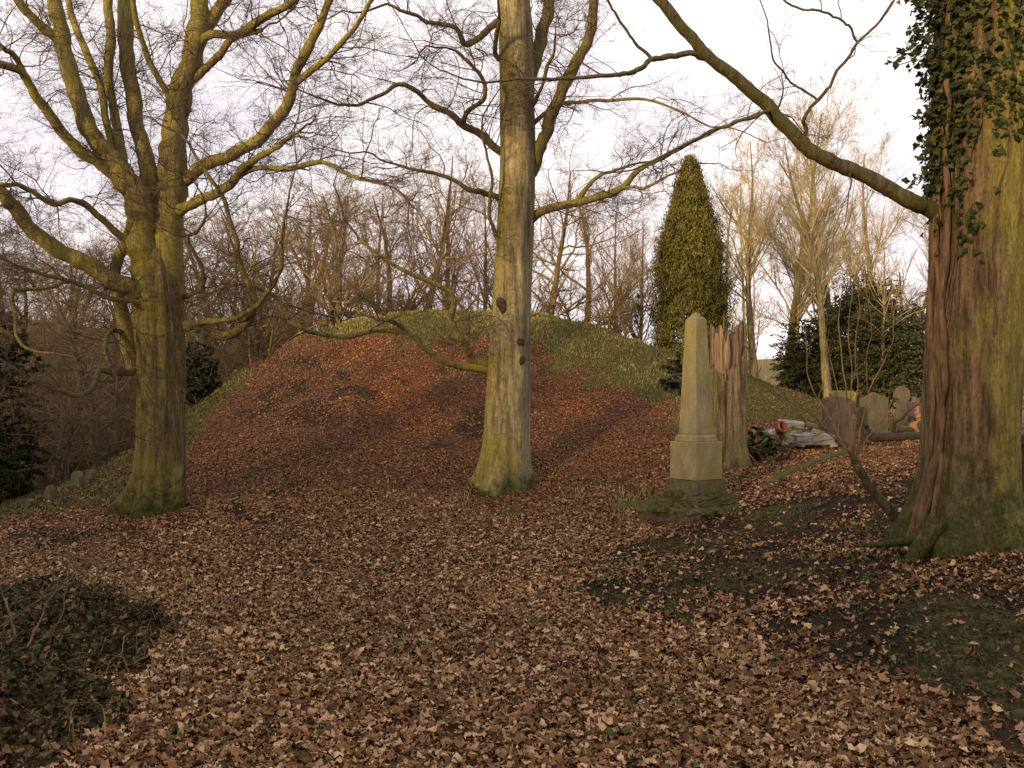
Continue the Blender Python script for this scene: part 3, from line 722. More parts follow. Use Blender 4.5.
# --- the ivy-clad tree on the right
D = 7.0
base = P(972, 548, D); base[2] = h1(base[0], base[1])
T = BigTree('ivy_clad_tree', base, 'thick furrowed tree on the bank with moss at its foot, wrapped in ivy', 'tree', 21)
tr_pts = [w4(969, 590, 52, D), w4(970, 545, 49, D), w4(972, 500, 45, D), w4(974, 450, 43, D), w4(975, 400, 43, D), w4(979, 300, 44, D), w4(984, 200, 47, D), w4(988, 100, 48.5, D), w4(990, 0, 47, D), w4(994, -120, 46, D), w4(998, -260, 40, D), w4(1000, -420, 30, D)]
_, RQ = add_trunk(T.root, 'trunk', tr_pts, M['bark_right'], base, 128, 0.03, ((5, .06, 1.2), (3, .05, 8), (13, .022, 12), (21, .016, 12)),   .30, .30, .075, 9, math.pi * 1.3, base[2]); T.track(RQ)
lr = M['limb_right']; A = T.limb
A([(972, 232, 15), (945, 216, 10.5), (925, 207, 9), (910, 200, 8.6), (875, 181, 8.2), (840, 165, 7.9), (808, 148, 7.6), (784, 123, 7.2), (759, 98, 6.8), (734, 77, 6.4), (706, 54, 6), (685, 30, 6), (664, 4, 5.5), (640, -25, 5), (600, -90, 3)], D - .15, D - .9, lr, S=16, twigs=.25)
A([(805, 147, 2.6), (805, 130, 2.2), (806, 114, 2.1), (822, 97, 2), (836, 72, 1.8), (857, 44, 1.6), (878, 23, 1.4), (894, 0, 1.3), (905, -30, 1)], D - .6, D - .9, lr, S=6, twigs=.35)
A([(858, 43, 1.4), (850, 28, 1.3), (836, 18, 1.2), (822, 12, 1.2), (801, 9, 1.1), (783, 0, 1), (770, -15, .8)], D - .8, D - 1, lr, S=6, twigs=.3)
A([(818, 101, 1.3), (794, 84, 1.1), (782, 72, 1), (773, 56, .9), (767, 21, .7)], D - .7, D - .9, lr, S=6, twigs=.4)
A([(771, 111, 2), (766, 112, 1.8), (741, 121, 1.7), (706, 134, 1.5), (664, 155, 1.2), (635, 170, .9)], D - .65, D - 1, lr, S=6, twigs=.6)
A([(708, 56, 3.6), (680, 55, 3.2), (653, 58, 3), (639, 69, 2.7), (621, 74, 2.5), (586, 77, 2.2), (537, 79, 1.8), (477, 81, 1.2), (440, 70, .8)], D - .8, D - 1.3, lr, S=8, twigs=.3)
A([(652, 59, 1.8), (632, 39, 1.5), (618, 18, 1.3), (607, 0, 1.2), (600, -20, 1)], D - .9, D - 1.1, lr, S=6, twigs=.3)
A([(990, 150, 7), (996, 115, 6), (1004, 78, 6), (1010, 39, 5.5), (1015, 0, 5), (1025, -60, 4)], D - .34, D - .55, M['limb_left'], S=12, twigs=0)
A([(1000, -250, 22), (1030, -350, 15), (1080, -450, 8)], D, D + .8, lr, S=14, twigs=.4); A([(1000, -300, 18), (940, -400, 10), (880, -470, 5)], D, D - .3, lr, S=12, twigs=.4)
T.crown(M['twig'], 3.2, 0.55, .8, 3, 3, 0.02, wig=.16)
RB = Buf()
def root_tube(pts, d, lift=0.02):
    c = []
    for px, py, r in pts:
        p = P(px, py, d); dd = d
        c.append((p[0], p[1], p[2], r / F * d))
    cr = catmull(np.array(c), 8); loft(RB, cr[:, :3], cr[:, 3], 12)
root_tube([(938, 520, 10), (922, 545, 9), (909, 565, 6.5), (900, 583, 4), (892, 596, 2)], 6.62)
root_tube([(915, 540, 5), (893, 543, 3.6), (872, 545, 2.4), (854, 546, 1.6)], 6.85)
RB.build('root', M['bark_right'], T.root, base)

# --- ivy climbing the right-hand tree
iv = empty('ivy', P(905, 540, 6.8), 'dark glossy ivy with twisted brown stems climbing the thick right-hand trunk', 'ivy')
ivo = np.array(iv.location)
rs = np.random.default_rng(77)
def trunk_surf(th, z, off):
    c = np.stack([np.interp(z, RQ[:, 2], RQ[:, 0]), np.interp(z, RQ[:, 2], RQ[:, 1])], -1)
    r = np.interp(z, RQ[:, 2], RQ[:, 3]) * 1.02 + off
    return np.stack([c[..., 0] + np.cos(th) * r, c[..., 1] + np.sin(th) * r, z], -1)
for k in range(12):
    th0 = math.pi * 1.0 + rs.uniform(0, .36) if k < 8 else rs.uniform(math.pi * 1.0, math.pi * 1.8)
    z = np.linspace(.5 if k < 7 else rs.uniform(1.8, 3), 5.6 + rs.uniform(-.6, 1.0), 46)
    th = th0 + np.cumsum(rs.normal(0, .045, 46)) * .8 + .09 * np.sin(z * rs.uniform(1.5, 4.5) + k)
    r0 = rs.uniform(.016, .03) if k < 5 else rs.uniform(.006, .014)
    off = r0 * .1 + .09 * np.exp(-np.maximum(z - .5, 0) / .3) + .012 * rs.normal(0, .5)
    pts = trunk_surf(th, z, off)
    b = Buf(); loft(b, pts, r0 * np.linspace(1.15, .5, 46) * (1 + .15 * rs.normal(0, 1, 46)), 8)
    b.build('stem', M['ivy_stem'], iv, ivo)
b = Buf()
N = 13000
z = rs.uniform(2.4, 6.6, N); th = rs.uniform(0, 2 * math.pi, N)
dens = sstep(2.6, 3.9, z + 1.3 * (fbm(th * 2.2, z * 1.4, 4, 3) - .5)) * sstep(.36, .5, fbm(th * 3.5 + 9, z * 2.4, 6, 3) + .12 * sstep(3.4, 5, z))
keep = rs.uniform(0, 1, N) < dens * np.where(np.abs(th - 3.5) < .55, .95, .5 + .3 * sstep(4.2, 5.2, z))
z, th = z[keep], th[keep]
pos = trunk_surf(th, z, np.abs(rs.normal(.03, .035, len(z))))
nor = np.stack([np.cos(th), np.sin(th), np.full(len(th), .35)], -1)
gc = np.array([.016, .022, .006]) + rs.uniform(0, 1, (len(z), 1)) ** 3 * np.array([.045, .05, .013])
scatter_tpl(b, rs, pos, rs.uniform(.03, .068, len(z)), nor, *IVYL, gc, .45, .25)
# sprays that stand off the left edge
SP = Buf()
for (px, py, ex, ey) in [(942, 5, 905, 2), (942, 20, 912, 30), (944, 40, 893, 58), (942, 50, 900, 52), (942, 30, 918, 12), (942, 90, 922, 100), (942, 105, 924, 128), (942, 130, 925, 152), (942, 140, 930, 165), (942, 170, 910, 185), (944, 60, 922, 68), (942, 75, 920, 82), (942, 0, 925, -20), (942, -20, 910, -30), (944, 190, 928, 192), (942, 110, 918, 120), (942, 62, 895, 66), (942, 15, 915, 5), (943, 40, 915, 40), (943, 150, 920, 160)]:
    d = 6.95 + rs.uniform(-.12, .1)
    c = np.array([P(px + 6, py, d), P((px + ex) / 2, (py + ey) / 2 - 4, d - .03), P(ex, ey, d - .06)])
    cr = catmull(c, 6); tubes(SP, cr[None], np.full((1, len(cr)), .0035), 4)
    n = 26; t = rs.uniform(.12, 1.0, n) * (len(cr) - 1); i = np.minimum(t.astype(int), len(cr) - 2)
    pos = cr[i] + (cr[i + 1] - cr[i]) * (t - i)[:, None] + rs.normal(0, .033, (n, 3))
    gc = np.array([.014, .020, .006]) + rs.uniform(0, 1, (n, 1)) ** 2.5 * np.array([.045, .05, .013])
    scatter_tpl(b, rs, pos, rs.uniform(.03, .062, n), np.tile([-.3, -.8, .4], (n, 1)), *IVYL, gc, .6, .25)
b.build('ivy_leaves', M['ivy'], iv, ivo, smooth=False); SP.build('spray_stem', M['ivy_stem'], iv, ivo)

# --- shrubby regrowth leaning out from the foot of the right tree
D = 7.3
base = P(892, 522, D); base[2] = h1(base[0], base[1])
T = BigTree('elder_shrub', base, 'leaning bare shrub with bent dark stem and upright reddish shoots beside the ivy-clad tree', 'shrub', 31)
A = T.limb
A([(900, 530, 6), (892, 512, 5.5), (872, 490, 5), (860, 470, 4.6), (853, 458, 4.4)], D, D - .25, M['limb_right'], S=12, twigs=0, name='stem')
sh = M['shoot']
for pts in ([(853, 459, 3), (846, 450, 2.2), (830, 433, 1.7), (812, 415, 1.4), (796, 403, 1.1)],
            [(846, 450, 1.7), (828, 415, 1.4), (812, 388, 1.2), (807, 365, 1.1), (806, 343, .9)],
            [(853, 458, 2.2), (851, 430, 1.6), (846, 390, 1.4), (841, 350, 1.2), (838, 318, 1), (842, 290, .7)],
            [(854, 458, 2), (856, 425, 1.6), (858, 390, 1.4), (855, 350, 1.2), (860, 310, .9), (857, 285, .7)],
            [(856, 457, 2), (862, 425, 1.5), (870, 390, 1.3), (882, 365, 1.2), (892, 345, 1), (894, 322, .8)],
            [(852, 455, 1.6), (850, 410, 1.3), (852, 370, 1.2), (848, 335, 1), (852, 300, .8)],
            [(858, 456, 1.4), (866, 440, 1.2), (878, 424, 1), (884, 415, .8)],
            [(838, 436, 1.2), (840, 405, 1.1), (833, 370, .9), (826, 340, .7)],
            [(868, 395, 1.1), (866, 360, 1), (872, 330, .8), (868, 300, .6)]):
    A([(a_, b_, r_ * .62) for a_, b_, r_ in pts], D - .25, D - .25 + T.rng.uniform(-.4, .3), sh, S=6, twigs=.5, name='shoot')
T.crown(sh, 4, .22, .9, 2, 2, .06, wig=.12)

# ------------------------------------------------------------------ background trees
def gen_tree(rng, h, r, style):
    """returns (trunk Buf, crown Buf), base at origin"""
    tb, cb = Buf(), Buf()
    p = dict(oak=dict(k1=20, t0=.2, a1=56, l1=.44, w=.2, tr=.03, k2=8, k3=7, k4=5, tw=.06, flat=.8, a2=48),
             tall=dict(k1=26, t0=.30, a1=40, l1=.32, w=.09, tr=.055, k2=8, k3=7, k4=4, tw=.04, flat=1., a2=36),
             thin=dict(k1=18, t0=.35, a1=38, l1=.28, w=.13, tr=.05, k2=6, k3=5, k4=4, tw=.05, flat=1., a2=42),
             dense=dict(k1=26, t0=.10, a1=55, l1=.40, w=.24, tr=.02, k2=8, k3=7, k4=4, tw=.07, flat=.9, a2=52))[style]
    n = 14
    P1, R1 = grow(rng, np.zeros((1, 3)), np.array([[rng.normal(0, .06), rng.normal(0, .06), 1]]), np.array([h * .92]), np.array([r]), n, p['tw'], .05, .10)
    R1[0, 0] *= 1.5; R1[0, 1] *= 1.08
    loft(tb, catmull(P1[0], 3), catmull(R1[0][:, None], 3)[:, 0] * (1 + .05 * rng.normal(0, 1, n * 3 + 1)), 12)
    a = kids(rng, P1, R1, np.array([h]), p['k1'], p['t0'], .98, p['a1'], 10, p['l1'], .42 if style in ('oak', 'dense') else .36, 1.0, .15)
    P2, R2 = grow(rng, *a, 9, p['w'], p['tr'], .3); tubes(cb, P2, R2, 6)
    a = kids(rng, P2, R2, a[2], p['k2'], .2, 1, p['a2'], 12, .52, .5, p['flat'], .08, .004)
    P3, R3 = grow(rng, *a, 6, p['w'], p['tr'], .35); tubes(cb, P3, R3, 4)
    a = kids(rng, P3, R3, a[2], p['k3'], .15, 1, p['a2'], 12, .5, .55, p['flat'], .05, .003)
    P4, R4 = grow(rng, *a, 4, p['w'], p['tr'], .5); tubes(cb, P4, R4, 3)
    a = kids(rng, P4, R4, a[2], p['k4'], .1, 1, p['a2'], 14, .6, .7, p['flat'], .05, .0028)
    P5, R5 = grow(rng, *a, 2, p['w'] * .8, p['tr'], .6); tubes(cb, P5, R5, 3)
    return tb, cb

PROTO = {}
def proto(style, idx, bark, twig, h, r):
    key = (style, idx, bark)
    if key not in PROTO:
        tb, cb = gen_tree(np.random.default_rng(100 + idx * 7 + hash(style) % 1 + len(style)), h, r, style)
        to = tb.build('trunk', M[bark]); co = cb.build('crown', M[twig])
        PROTO[key] = [to, co, h, False]
    return PROTO[key]

def tree(name, px, d, top_py, style, idx, bark, twig, label, group=None, rz=None, lean=0.0, leany=0.0, wid=1.0, y_jit=0):
    h0 = 10.0
    to, co, h0, used = proto(style, idx, bark, twig, h0, {'oak': .21, 'tall': .145, 'thin': .09, 'dense': .18}[style])
    x = (px - 512) / F * d; z = h1(x, d) - .05
    top = EYE + (HOR - top_py) / F * d
    s = (top - z) / h0
    root = empty(name, (x, d, z), label, 'tree', group)
    root.rotation_euler = (leany, lean, RNG.uniform(0, 6.28) if rz is None else rz)
    root.scale = (s * wid, s * wid, s)
    for src in (to, co):
        if not PROTO[(style, idx, bark)][3]: c = src
        else: c = src.copy(); COL.objects.link(c)
        c.parent = root
    PROTO[(style, idx, bark)][3] = True
    return root

# pale trees catching the light, right of the cypress
pale = [(757, 25, 105, 'tall', 0, 'pale bare tree leaning left just right of the cypress', 0.0, -.06),
        (784, 26.5, 88, 'tall', 1, 'straight slim pale bare tree right of the leaning one beside the cypress', 1.2, 0),
        (829, 23, 110, 'tall', 0, 'pale twin-looking bare tree in front of the dark yew', 2.4, .05),
        (842, 28, 92, 'tall', 1, 'pale bare tree rising behind the dark yew', 3.9, 0),
        (884, 24, 190, 'thin', 0, 'thin dark-stemmed bare tree before the right end of the yew', .5, .08)]
for px, d, tp, st, ix, lb, rz, ln in pale:
    tree('bare_tree', px, d, tp, st, ix, 'bark_pale', 'twig_pale', lb, None, rz, ln)
for px, d, tp in [(905, 36, 150), (870, 40, 135), (720, 38, 175), (800, 42, 150), (960, 34, 160), (745, 34, 165), (1010, 40, 140), (1080, 36, 150), (1130, 30, 130)]:
    tree('bare_tree', px, d, tp, 'thin' if px % 2 else 'tall', 1 if px % 2 else 0, 'bark_pale', 'twig_pale', 'pale bare tree far back behind the dark yew and the cypress', 'distant pale trees on the right')
# trees behind the mound
for px, d, tp, st, ix, lb in [(553, 29, 140, 'oak', 0, 'spreading bare oak behind the mound, right of the tall beech'),
                              (345, 27, 165, 'oak', 1, 'spreading bare oak on the left shoulder of the mound'),
                              (415, 30, 150, 'oak', 0, 'bare oak behind the top of the mound, left of the tall beech'),
                              (450, 33, 130, 'tall', 2, 'upright bare tree behind the mound close to the tall beech'),
                              (590, 36, 150, 'oak', 1, 'far bare oak behind the right shoulder of the mound')]:
    tree('bare_oak' if st == 'oak' else 'bare_tree', px, d, tp, st, ix, 'bark_far', 'twig_far', lb)
for px, d, tp in [(290, 34, 170), (322, 40, 160), (380, 38, 165), (480, 42, 165), (520, 46, 170), (640, 46, 200), (620, 52, 190), (250, 44, 180), (270, 28, 190), (305, 30, 165), (395, 31, 160), (235, 33, 175)]:
    tree('bare_tree', px, d, tp, 'oak' if px % 20 else 'tall', (px // 10) % 2 if px % 20 else 2, 'bark_far', 'twig_far', 'bare tree in the brown twiggy belt behind the mound', 'bare trees behind the mound')
# dark wood in the hollow on the left
wood = [(20, 22, 235), (60, 25, 250), (95, 21, 280), (110, 28, 230), (10, 30, 215), (150, 30, 225), (200, 26, 255), (225, 32, 230), (45, 35, 215), (-40, 24, 220), (-90, 28, 200), (-60, 18, 240), (180, 38, 220), (85, 40, 220), (130, 23, 290), (250, 36, 235), (-140, 22, 220), (30, 45, 225), (-20, 38, 215), (-180, 30, 200), (70, 19, 330), (165, 25, 320), (285, 30, 262), (240, 26, 320)]
for i, (px, d, tp) in enumerate(wood):
    tree('bare_tree', px, d, tp, 'dense', i % 3, 'bark_far', 'twig_brown', 'bare twiggy tree of the dark wood in the hollow left of the mound', 'bare trees in the dark wood', wid=1.25)

# ------------------------------------------------------------------ evergreens
def foliage(name, parent, origin, rng, pos, nor, size, col, tilt=.5):
    b = Buf(); scatter_tpl(b, rng, pos, size, nor, *DIAM, col, tilt, .2)
    return b.build(name, M['needle'], parent, origin, smooth=False)

def cypress(name, px, d, top_py, half_px, label, n, seed, c0, c1, bot=None):
    rng = np.random.default_rng(seed)
    g = G(px, 400, d); top = EYE + (HOR - top_py) / F * d; hh = top - g[2]; rm = half_px / F * d
    root = empty(name, g, label, 'conifer')
    ns = n // 42                                          # upswept sprays, each carrying about 42 scale leaves
    us = rng.uniform(0, 1, ns) ** .85; ths = rng.uniform(0, 6.283, ns)
    prof = np.interp(us, [0, .3, .52, .73, .87, .95, 1], [.85, 1, .95, .64, .32, .12, .01])
    rs_ = rm * prof * (.62 + .52 * fbm(ths * 1.6 + 20 * np.sin(ths), us * 7, seed, 3) + rng.normal(0, .07, ns)) * rng.uniform(.55, 1, ns) ** .5
    out = np.stack([np.cos(ths), np.sin(ths), np.zeros(ns)], 1)
    tipd = nrm(out * (.55 - .3 * us[:, None]) + np.array([0, 0, 1.0]) + rng.normal(0, .18, (ns, 3)))
    s0 = np.stack([g[0] + np.cos(ths) * rs_ * .9, g[1] + np.sin(ths) * rs_ * .9, g[2] + .1 + us * hh * .96], 1)
    sl = rng.uniform(.2, .75, ns) * (1 - .65 * us) * rm
    id_ = np.repeat(np.arange(ns), 42); n = len(id_); tt = rng.uniform(0, 1, n)
    pos = s0[id_] + tipd[id_] * (tt * sl[id_])[:, None] + rng.normal(0, 1, (n, 3)) * (.11 * rm * (1 - .75 * tt))[:, None]
    u = us[id_]; th = ths[id_]; nor = out[id_] + np.array([0, 0, .25])
    gap = fbm(ths * 2.6 + 3, us * 11, seed + 21, 3)
    keep = (rng.uniform(0, 1, n) < np.where(gap < .43, .25, 1.0)[id_]); id_, tt, pos, u, th, nor = id_[keep], tt[keep], pos[keep], u[keep], th[keep], nor[keep]; n = len(id_)
    t = np.clip(rng.normal(.42, .22, ns)[id_][:, None] * .7 + .3 * tt[:, None] + rng.normal(0, .12, (n, 1)), 0, 1)
    col = np.array(c0) * (1 - t) + np.array(c1) * t
    b = Buf()
    tpl = np.array([(0, -.5, 0), (.22, 0, .08), (0, .6, 0), (-.22, 0, .08)], float)
    # sprays point upward
    nn = nrm(nor + rng.normal(0, .45, (n, 3))); up = np.array([0, 0, 1.0]) + rng.normal(0, .35, (n, 3)) + .5 * nor
    w = nrm(up - (up * nn).sum(1, keepdims=True) * nn); uu = np.cross(w, nn); sz = rng.uniform(.035, .095, n)
    V = pos[:, None] + sz[:, None, None] * (tpl[None, :, 0:1] * uu[:, None] + tpl[None, :, 1:2] * w[:, None] + tpl[None, :, 2:3] * nn[:, None])
    b.add(V.reshape(-1, 3), np.arange(n * 4).reshape(-1, 4), col=np.repeat(col, 4, 0))
    b.build('crown', M['needle'], root, g, smooth=False)
    tb = Buf(); loft(tb, np.linspace(g - [0, 0, .2], g + [0, 0, hh * .9], 8), np.linspace(rm * .14, .01, 8), 10)
    tb.build('trunk', M['bark_far'], root, g)
    return root
cypress('cypress', 690, 24.5, 160, 41, 'tall dense conical cypress, yellow-green, at the right shoulder of the mound', 140000, 3, (.022, .026, .006), (.22, .19, .035))
cypress('young_conifer', 638, 34, 290, 9, 'small pointed conifer far behind the mound, left of the cypress', 2500, 6, (.03, .035, .015), (.07, .075, .03))

def bush(name, blobs, label, cat, n, seed, c0, c1, size=(.05, .12), mat='needle', group=None):
    """blobs: (px,py,d,rx_px,ry_px) lobes of foliage with gaps, plus bare stems"""
    rng = np.random.default_rng(seed)
    px, py, d = blobs[0][:3]; g = G(px, py, d)
    root = empty(name, g, label, cat, group)
    w = np.array([bl[3] * bl[4] for bl in blobs], float); w /= w.sum()
    Pp, Nn = [], []; sb = Buf()
    for bl, ww in zip(blobs, w):
        c = P(*bl[:3]); rx = bl[3] / F * bl[2]; rz = bl[4] / F * bl[2]
        k = max(int(n * ww) // 40, 6)                     # sprays of about 40 leaves
        v = nrm(rng.normal(0, 1, (k, 3))); r = rng.uniform(.15, 1, k) ** .5 * rng.uniform(.75, 1.22, k)
        ctr = c + v * r[:, None] * np.array([rx, rx * .8, rz])
        dr = nrm(v * np.array([1, 1, .45]) + rng.normal(0, .35, (k, 3)) + np.array([0, 0, .08])); sl = rng.uniform(.3, .75, k) * min(rx, rz) * .55
        id_ = np.repeat(np.arange(k), 40); tt = rng.uniform(-.5, 1, len(id_))
        q_ = ctr[id_] + dr[id_] * (tt * sl[id_])[:, None]; q_[:, 2] -= .10 * np.maximum(tt, 0) ** 2 * sl[id_] * 2
        q_ += rng.normal(0, 1, q_.shape) * np.array([1, 1, .45]) * (.16 * sl[id_] * (1.1 - .6 * tt))[:, None]
        Pp.append(q_); Nn.append(nrm(v[id_] * .5 + np.array([0, 0, .6])))
        for q in range(5):
            e = c + nrm(rng.normal(0, 1, (1, 3)))[0] * np.array([rx, rx, rz]) * .8
            s0 = np.array([g[0] + rng.normal(0, .15), g[1] + rng.normal(0, .15), g[2] - .1])
            cr = catmull(np.array([s0, (s0 + e) / 2 + rng.normal(0, .15, 3), e]), 5); tubes(sb, cr[None], np.linspace(.035, .008, len(cr))[None], 6)
    Pp = np.concatenate(Pp); Nn = np.concatenate(Nn); ok = Pp[:, 2] > H(Pp[:, 0], Pp[:, 1]) + .02; Pp, Nn = Pp[ok], Nn[ok]
    k = len(Pp)
    t = np.clip(fbm(Pp[:, 0] * 2, Pp[:, 2] * 2, seed + 4, 3)[:, None] + rng.normal(0, .25, (k, 1)), 0, 1)
    col = np.array(c0) * (1 - t) + np.array(c1) * t
    b = Buf(); scatter_tpl(b, rng, Pp, rng.uniform(*size, k), nrm(Nn + np.array([0, 0, .4])), *DIAM, col, .6, .2)
    b.build('foliage', M[mat], root, g, smooth=False); sb.build('stem', M['bark_far'], root, g)
    return root
bush('yew_bush', [(852, 345, 25, 44, 58), (815, 355, 25.5, 34, 42), (890, 355, 25, 40, 46), (870, 310, 26, 30, 34), (915, 340, 26, 26, 40), (850, 385, 24.5, 60, 28), (795, 372, 25.5, 20, 26)],
     'broad dark evergreen yew behind the gravestones', 'bush', 130000, 12, (.014, .018, .008), (.09, .098, .036), (.032, .085))
bush('holly_bush', [(196, 378, 19.5, 20, 46), (204, 395, 19.5, 18, 32)], 'dark green holly just right of the many-stemmed beech', 'bush', 11000, 13, (.008, .012, .005), (.035, .05, .018), (.05, .10))
bush('holly_bush', [(14, 420, 19, 30, 90), (-10, 470, 18, 40, 60), (5, 350, 20, 22, 40)], 'tall dark holly at the left edge of the wood', 'bush', 17000, 14, (.008, .012, .005), (.028, .036, .015), (.05, .11))
bush('evergreen_bush', [(678, 378, 19.5, 16, 26), (668, 392, 18.5, 14, 18), (690, 395, 18, 12, 20)], 'low dark green bush at the foot of the cypress', 'bush', 5000, 15, (.012, .02, .008), (.06, .085, .03), (.05, .11))
bush('laurel_bush', [(757, 443, 13.6, 14, 14), (768, 448, 13.3, 12, 9), (747, 447, 13.4, 9, 9)], 'low leafy green bush between the broken stump and the white slabs', 'bush', 2600, 16, (.02, .03, .012), (.075, .095, .035), (.04, .08))

# ------------------------------------------------------------------ stone things
def box_b(buf, c, sx, sy, z0, z1, rot, tx=1.0, ty=1.0, seg=1):
    """box / frustum centred at c (x,y); top scaled by tx,ty"""
    ca, sa = math.cos(rot), math.sin(rot); V = []
    for z, kx, ky in ((z0, 1, 1), (z1, tx, ty)):
        for ax, ay in ((-1, -1), (1, -1), (1, 1), (-1, 1)):
            X, Y = ax * sx / 2 * kx, ay * sy / 2 * ky
            V.append((c[0] + X * ca - Y * sa, c[1] + X * sa + Y * ca, z))
    buf.add(V, np.array([(0, 3, 2, 1), (4, 5, 6, 7), (0, 1, 5, 4), (1, 2, 6, 5), (2, 3, 7, 6), (3, 0, 4, 7)]))

def bevel(o, w, seg=2, rough=0.0, seed=0, sub=0):
    bm = bmesh.new(); bm.from_mesh(o.data)
    bmesh.ops.bevel(bm, geom=list(bm.edges), offset=w, segments=seg, profile=.6, affect='EDGES')
    if sub:
        bmesh.ops.subdivide_edges(bm, edges=[e for e in bm.edges if e.calc_length() > .06], cuts=sub, use_grid_fill=True)
    if rough:
        rnd = random.Random(seed)
        for v in bm.verts:
            v.co += Vector((rnd.uniform(-1, 1), rnd.uniform(-1, 1), rnd.uniform(-1, 1))) * rough
    bm.to_mesh(o.data); bm.free()
    for p in o.data.polygons: p.use_smooth = False

D = 11.0
ob_rot = math.radians(34)
g = P(696, 515, D); gz = h1(g[0], g[1]); g[2] = gz
ob = empty('obelisk_monument', g, 'tapering sandstone obelisk on a square pedestal with mossy steps', 'monument')
cx, cy_ = g[0], g[1]
zt = lambda py: EYE + (HOR - py) / F * D
b = Buf(); box_b(b, (cx - .07, cy_ - .06), 1.0, .92, gz - .25, zt(504), ob_rot, .96, .96); o = b.build('lower_step', M['obelisk_base'], ob, g, False); bevel(o, .04, 3, .018, 1, 6)
b = Buf(); box_b(b, (cx, cy_), .70, .70, zt(507) + .002, zt(493), ob_rot); o = b.build('middle_step', M['obelisk_base'], ob, g, False); bevel(o, .035, 3, .015, 2, 5)
b = Buf(); box_b(b, (cx, cy_), .54, .54, zt(493) + .002, zt(479), ob_rot, .9, .9); o = b.build('plinth', M['obelisk_base'], ob, g, False); bevel(o, .02, 3, .004, 3, 3)
b = Buf(); box_b(b, (cx, cy_), .455, .455, zt(479) + .002, zt(441), ob_rot, .99, .99); o = b.build('pedestal', M['obelisk'], ob, g, False); bevel(o, .012, 2)
b = Buf(); box_b(b, (cx, cy_), .375, .375, zt(441) + .002, zt(437.5), ob_rot, .97, .97); box_b(b, (cx, cy_), .362, .362, zt(437.5) + .002, zt(434), ob_rot, .86, .86); o = b.build('moulding', M['obelisk'], ob, g, False); bevel(o, .006, 2)
b = Buf(); box_b(b, (cx, cy_), .30, .30, zt(434) + .002, zt(320), ob_rot, .62, .62); o = b.build('shaft', M['obelisk'], ob, g, False); bevel(o, .008, 2)
b = Buf(); box_b(b, (cx, cy_), .186, .186, zt(320) + .001, zt(312), ob_rot, .04, .04); o = b.build('pyramid_cap', M['obelisk'], ob, g, False); bevel(o, .003, 1)
# moss pads on the steps
def pad(parent, origin, c, rx, ry, h, seed, mat='moss', name='moss_pad', rot=0.0):
    n, S = 9, 26; V = []; rs_ = np.random.default_rng(seed)
    a = np.arange(S) * 2 * math.pi / S; wob = 1 + .22 * np.sin(2 * a + rs_.uniform(0, 6)) + .15 * np.sin(3 * a + rs_.uniform(0, 6)) + .1 * np.sin(5 * a + rs_.uniform(0, 6))
    for i in range(n):
        t = 1 - i / n; zz = h * math.sqrt(max(0, 1 - t * t))
        X = np.cos(a) * rx * t * wob; Y = np.sin(a) * ry * t * wob
        bumpz = h * .5 * (fbm(X * 22 + seed, Y * 22, seed, 3) - .5) * (1 if i else 0)
        V.append(np.stack([c[0] + X * math.cos(rot) - Y * math.sin(rot), c[1] + X * math.sin(rot) + Y * math.cos(rot), c[2] + zz + bumpz], 1))
    V = np.vstack(V + [np.array([[c[0], c[1], c[2] + h]])]); q = [(i * S + j, i * S + (j + 1) % S, (i + 1) * S + (j + 1) % S, (i + 1) * S + j) for i in range(n - 1) for j in range(S)]
    tri = [((n - 1) * S + j, (n - 1) * S + (j + 1) % S, len(V) - 1) for j in range(S)]
    b = Buf(); b.add(V, np.array(q), np.array(tri)); return b.build(name, M[mat], parent, origin)
pad(ob, g, (cx - .26, cy_ - .14, zt(494) - .01), .17, .10, .07, 1, rot=-.6)
pad(ob, g, (cx + .20, cy_ - .20, zt(494) - .01), .15, .09, .065, 2, rot=.7)
pad(ob, g, (cx - .36, cy_ - .30, zt(507) - .01), .30, .16, .11, 3, rot=-.7)
pad(ob, g, (cx + .30, cy_ - .30, zt(508) - .01), .22, .12, .07, 4, rot=.6)
pad(ob, g, (cx - .02, cy_ - .50, zt(508) - .01), .16, .10, .06, 5)
pad(ob, g, (cx + .02, cy_ - .30, zt(493) - .01), .12, .05, .04, 6)

# kerb stones
def kerb(name, px0, py0, d0, px1, py1, d1, w, hgt, label, mat='obelisk_base'):
    a = P(px0, py0, d0); c = P(px1, py1, d1); n = 14; V = []; dirv = (c - a)[:2]; L = np.linalg.norm(dirv); dirv = dirv / L; nv = np.array([-dirv[1], dirv[0]])
    b = Buf(); rs_ = np.random.default_rng(int(px0)); ring = [(-.5, -.2), (-.5, .75), (-.35, 1), (.35, 1), (.5, .75), (.5, -.2)]
    for i in range(n + 1):
        t = i / n; xy = a[:2] + (c - a)[:2] * t; zz = h1(xy[0], xy[1])
        for (u, v) in ring:
            V.append((xy[0] + nv[0] * u * w, xy[1] + nv[1] * u * w, zz + hgt * v * (1 + rs_.normal(0, .06)) + (0 if v > 0 else -.05)))
    S = 6; q = [(i * S + j, i * S + (j + 1) % S, (i + 1) * S + (j + 1) % S, (i + 1) * S + j) for i in range(n) for j in range(S)]
    V = np.array(V); b.add(V, np.array(q), np.array([tuple(range(5, -1, -1)), tuple(n * S + k for k in range(6))]))
    og = np.array([*(a[:2] + c[:2]) / 2, h1(*((a[:2] + c[:2]) / 2))])
    o = b.build(name, M[mat], None, og); o.location = tuple(og); tag(o, label, 'kerb stone'); return o
kerb('grave_kerb', 612, 497, 12.0, 664, 491, 11.9, .22, .07, 'low mossy kerb stone reaching left from the obelisk steps')
kerb('grave_kerb', 768, 478, 11.4, 858, 450, 13.8, .12, .06, 'long narrow mossy kerb crossing the leaves right of the obelisk')

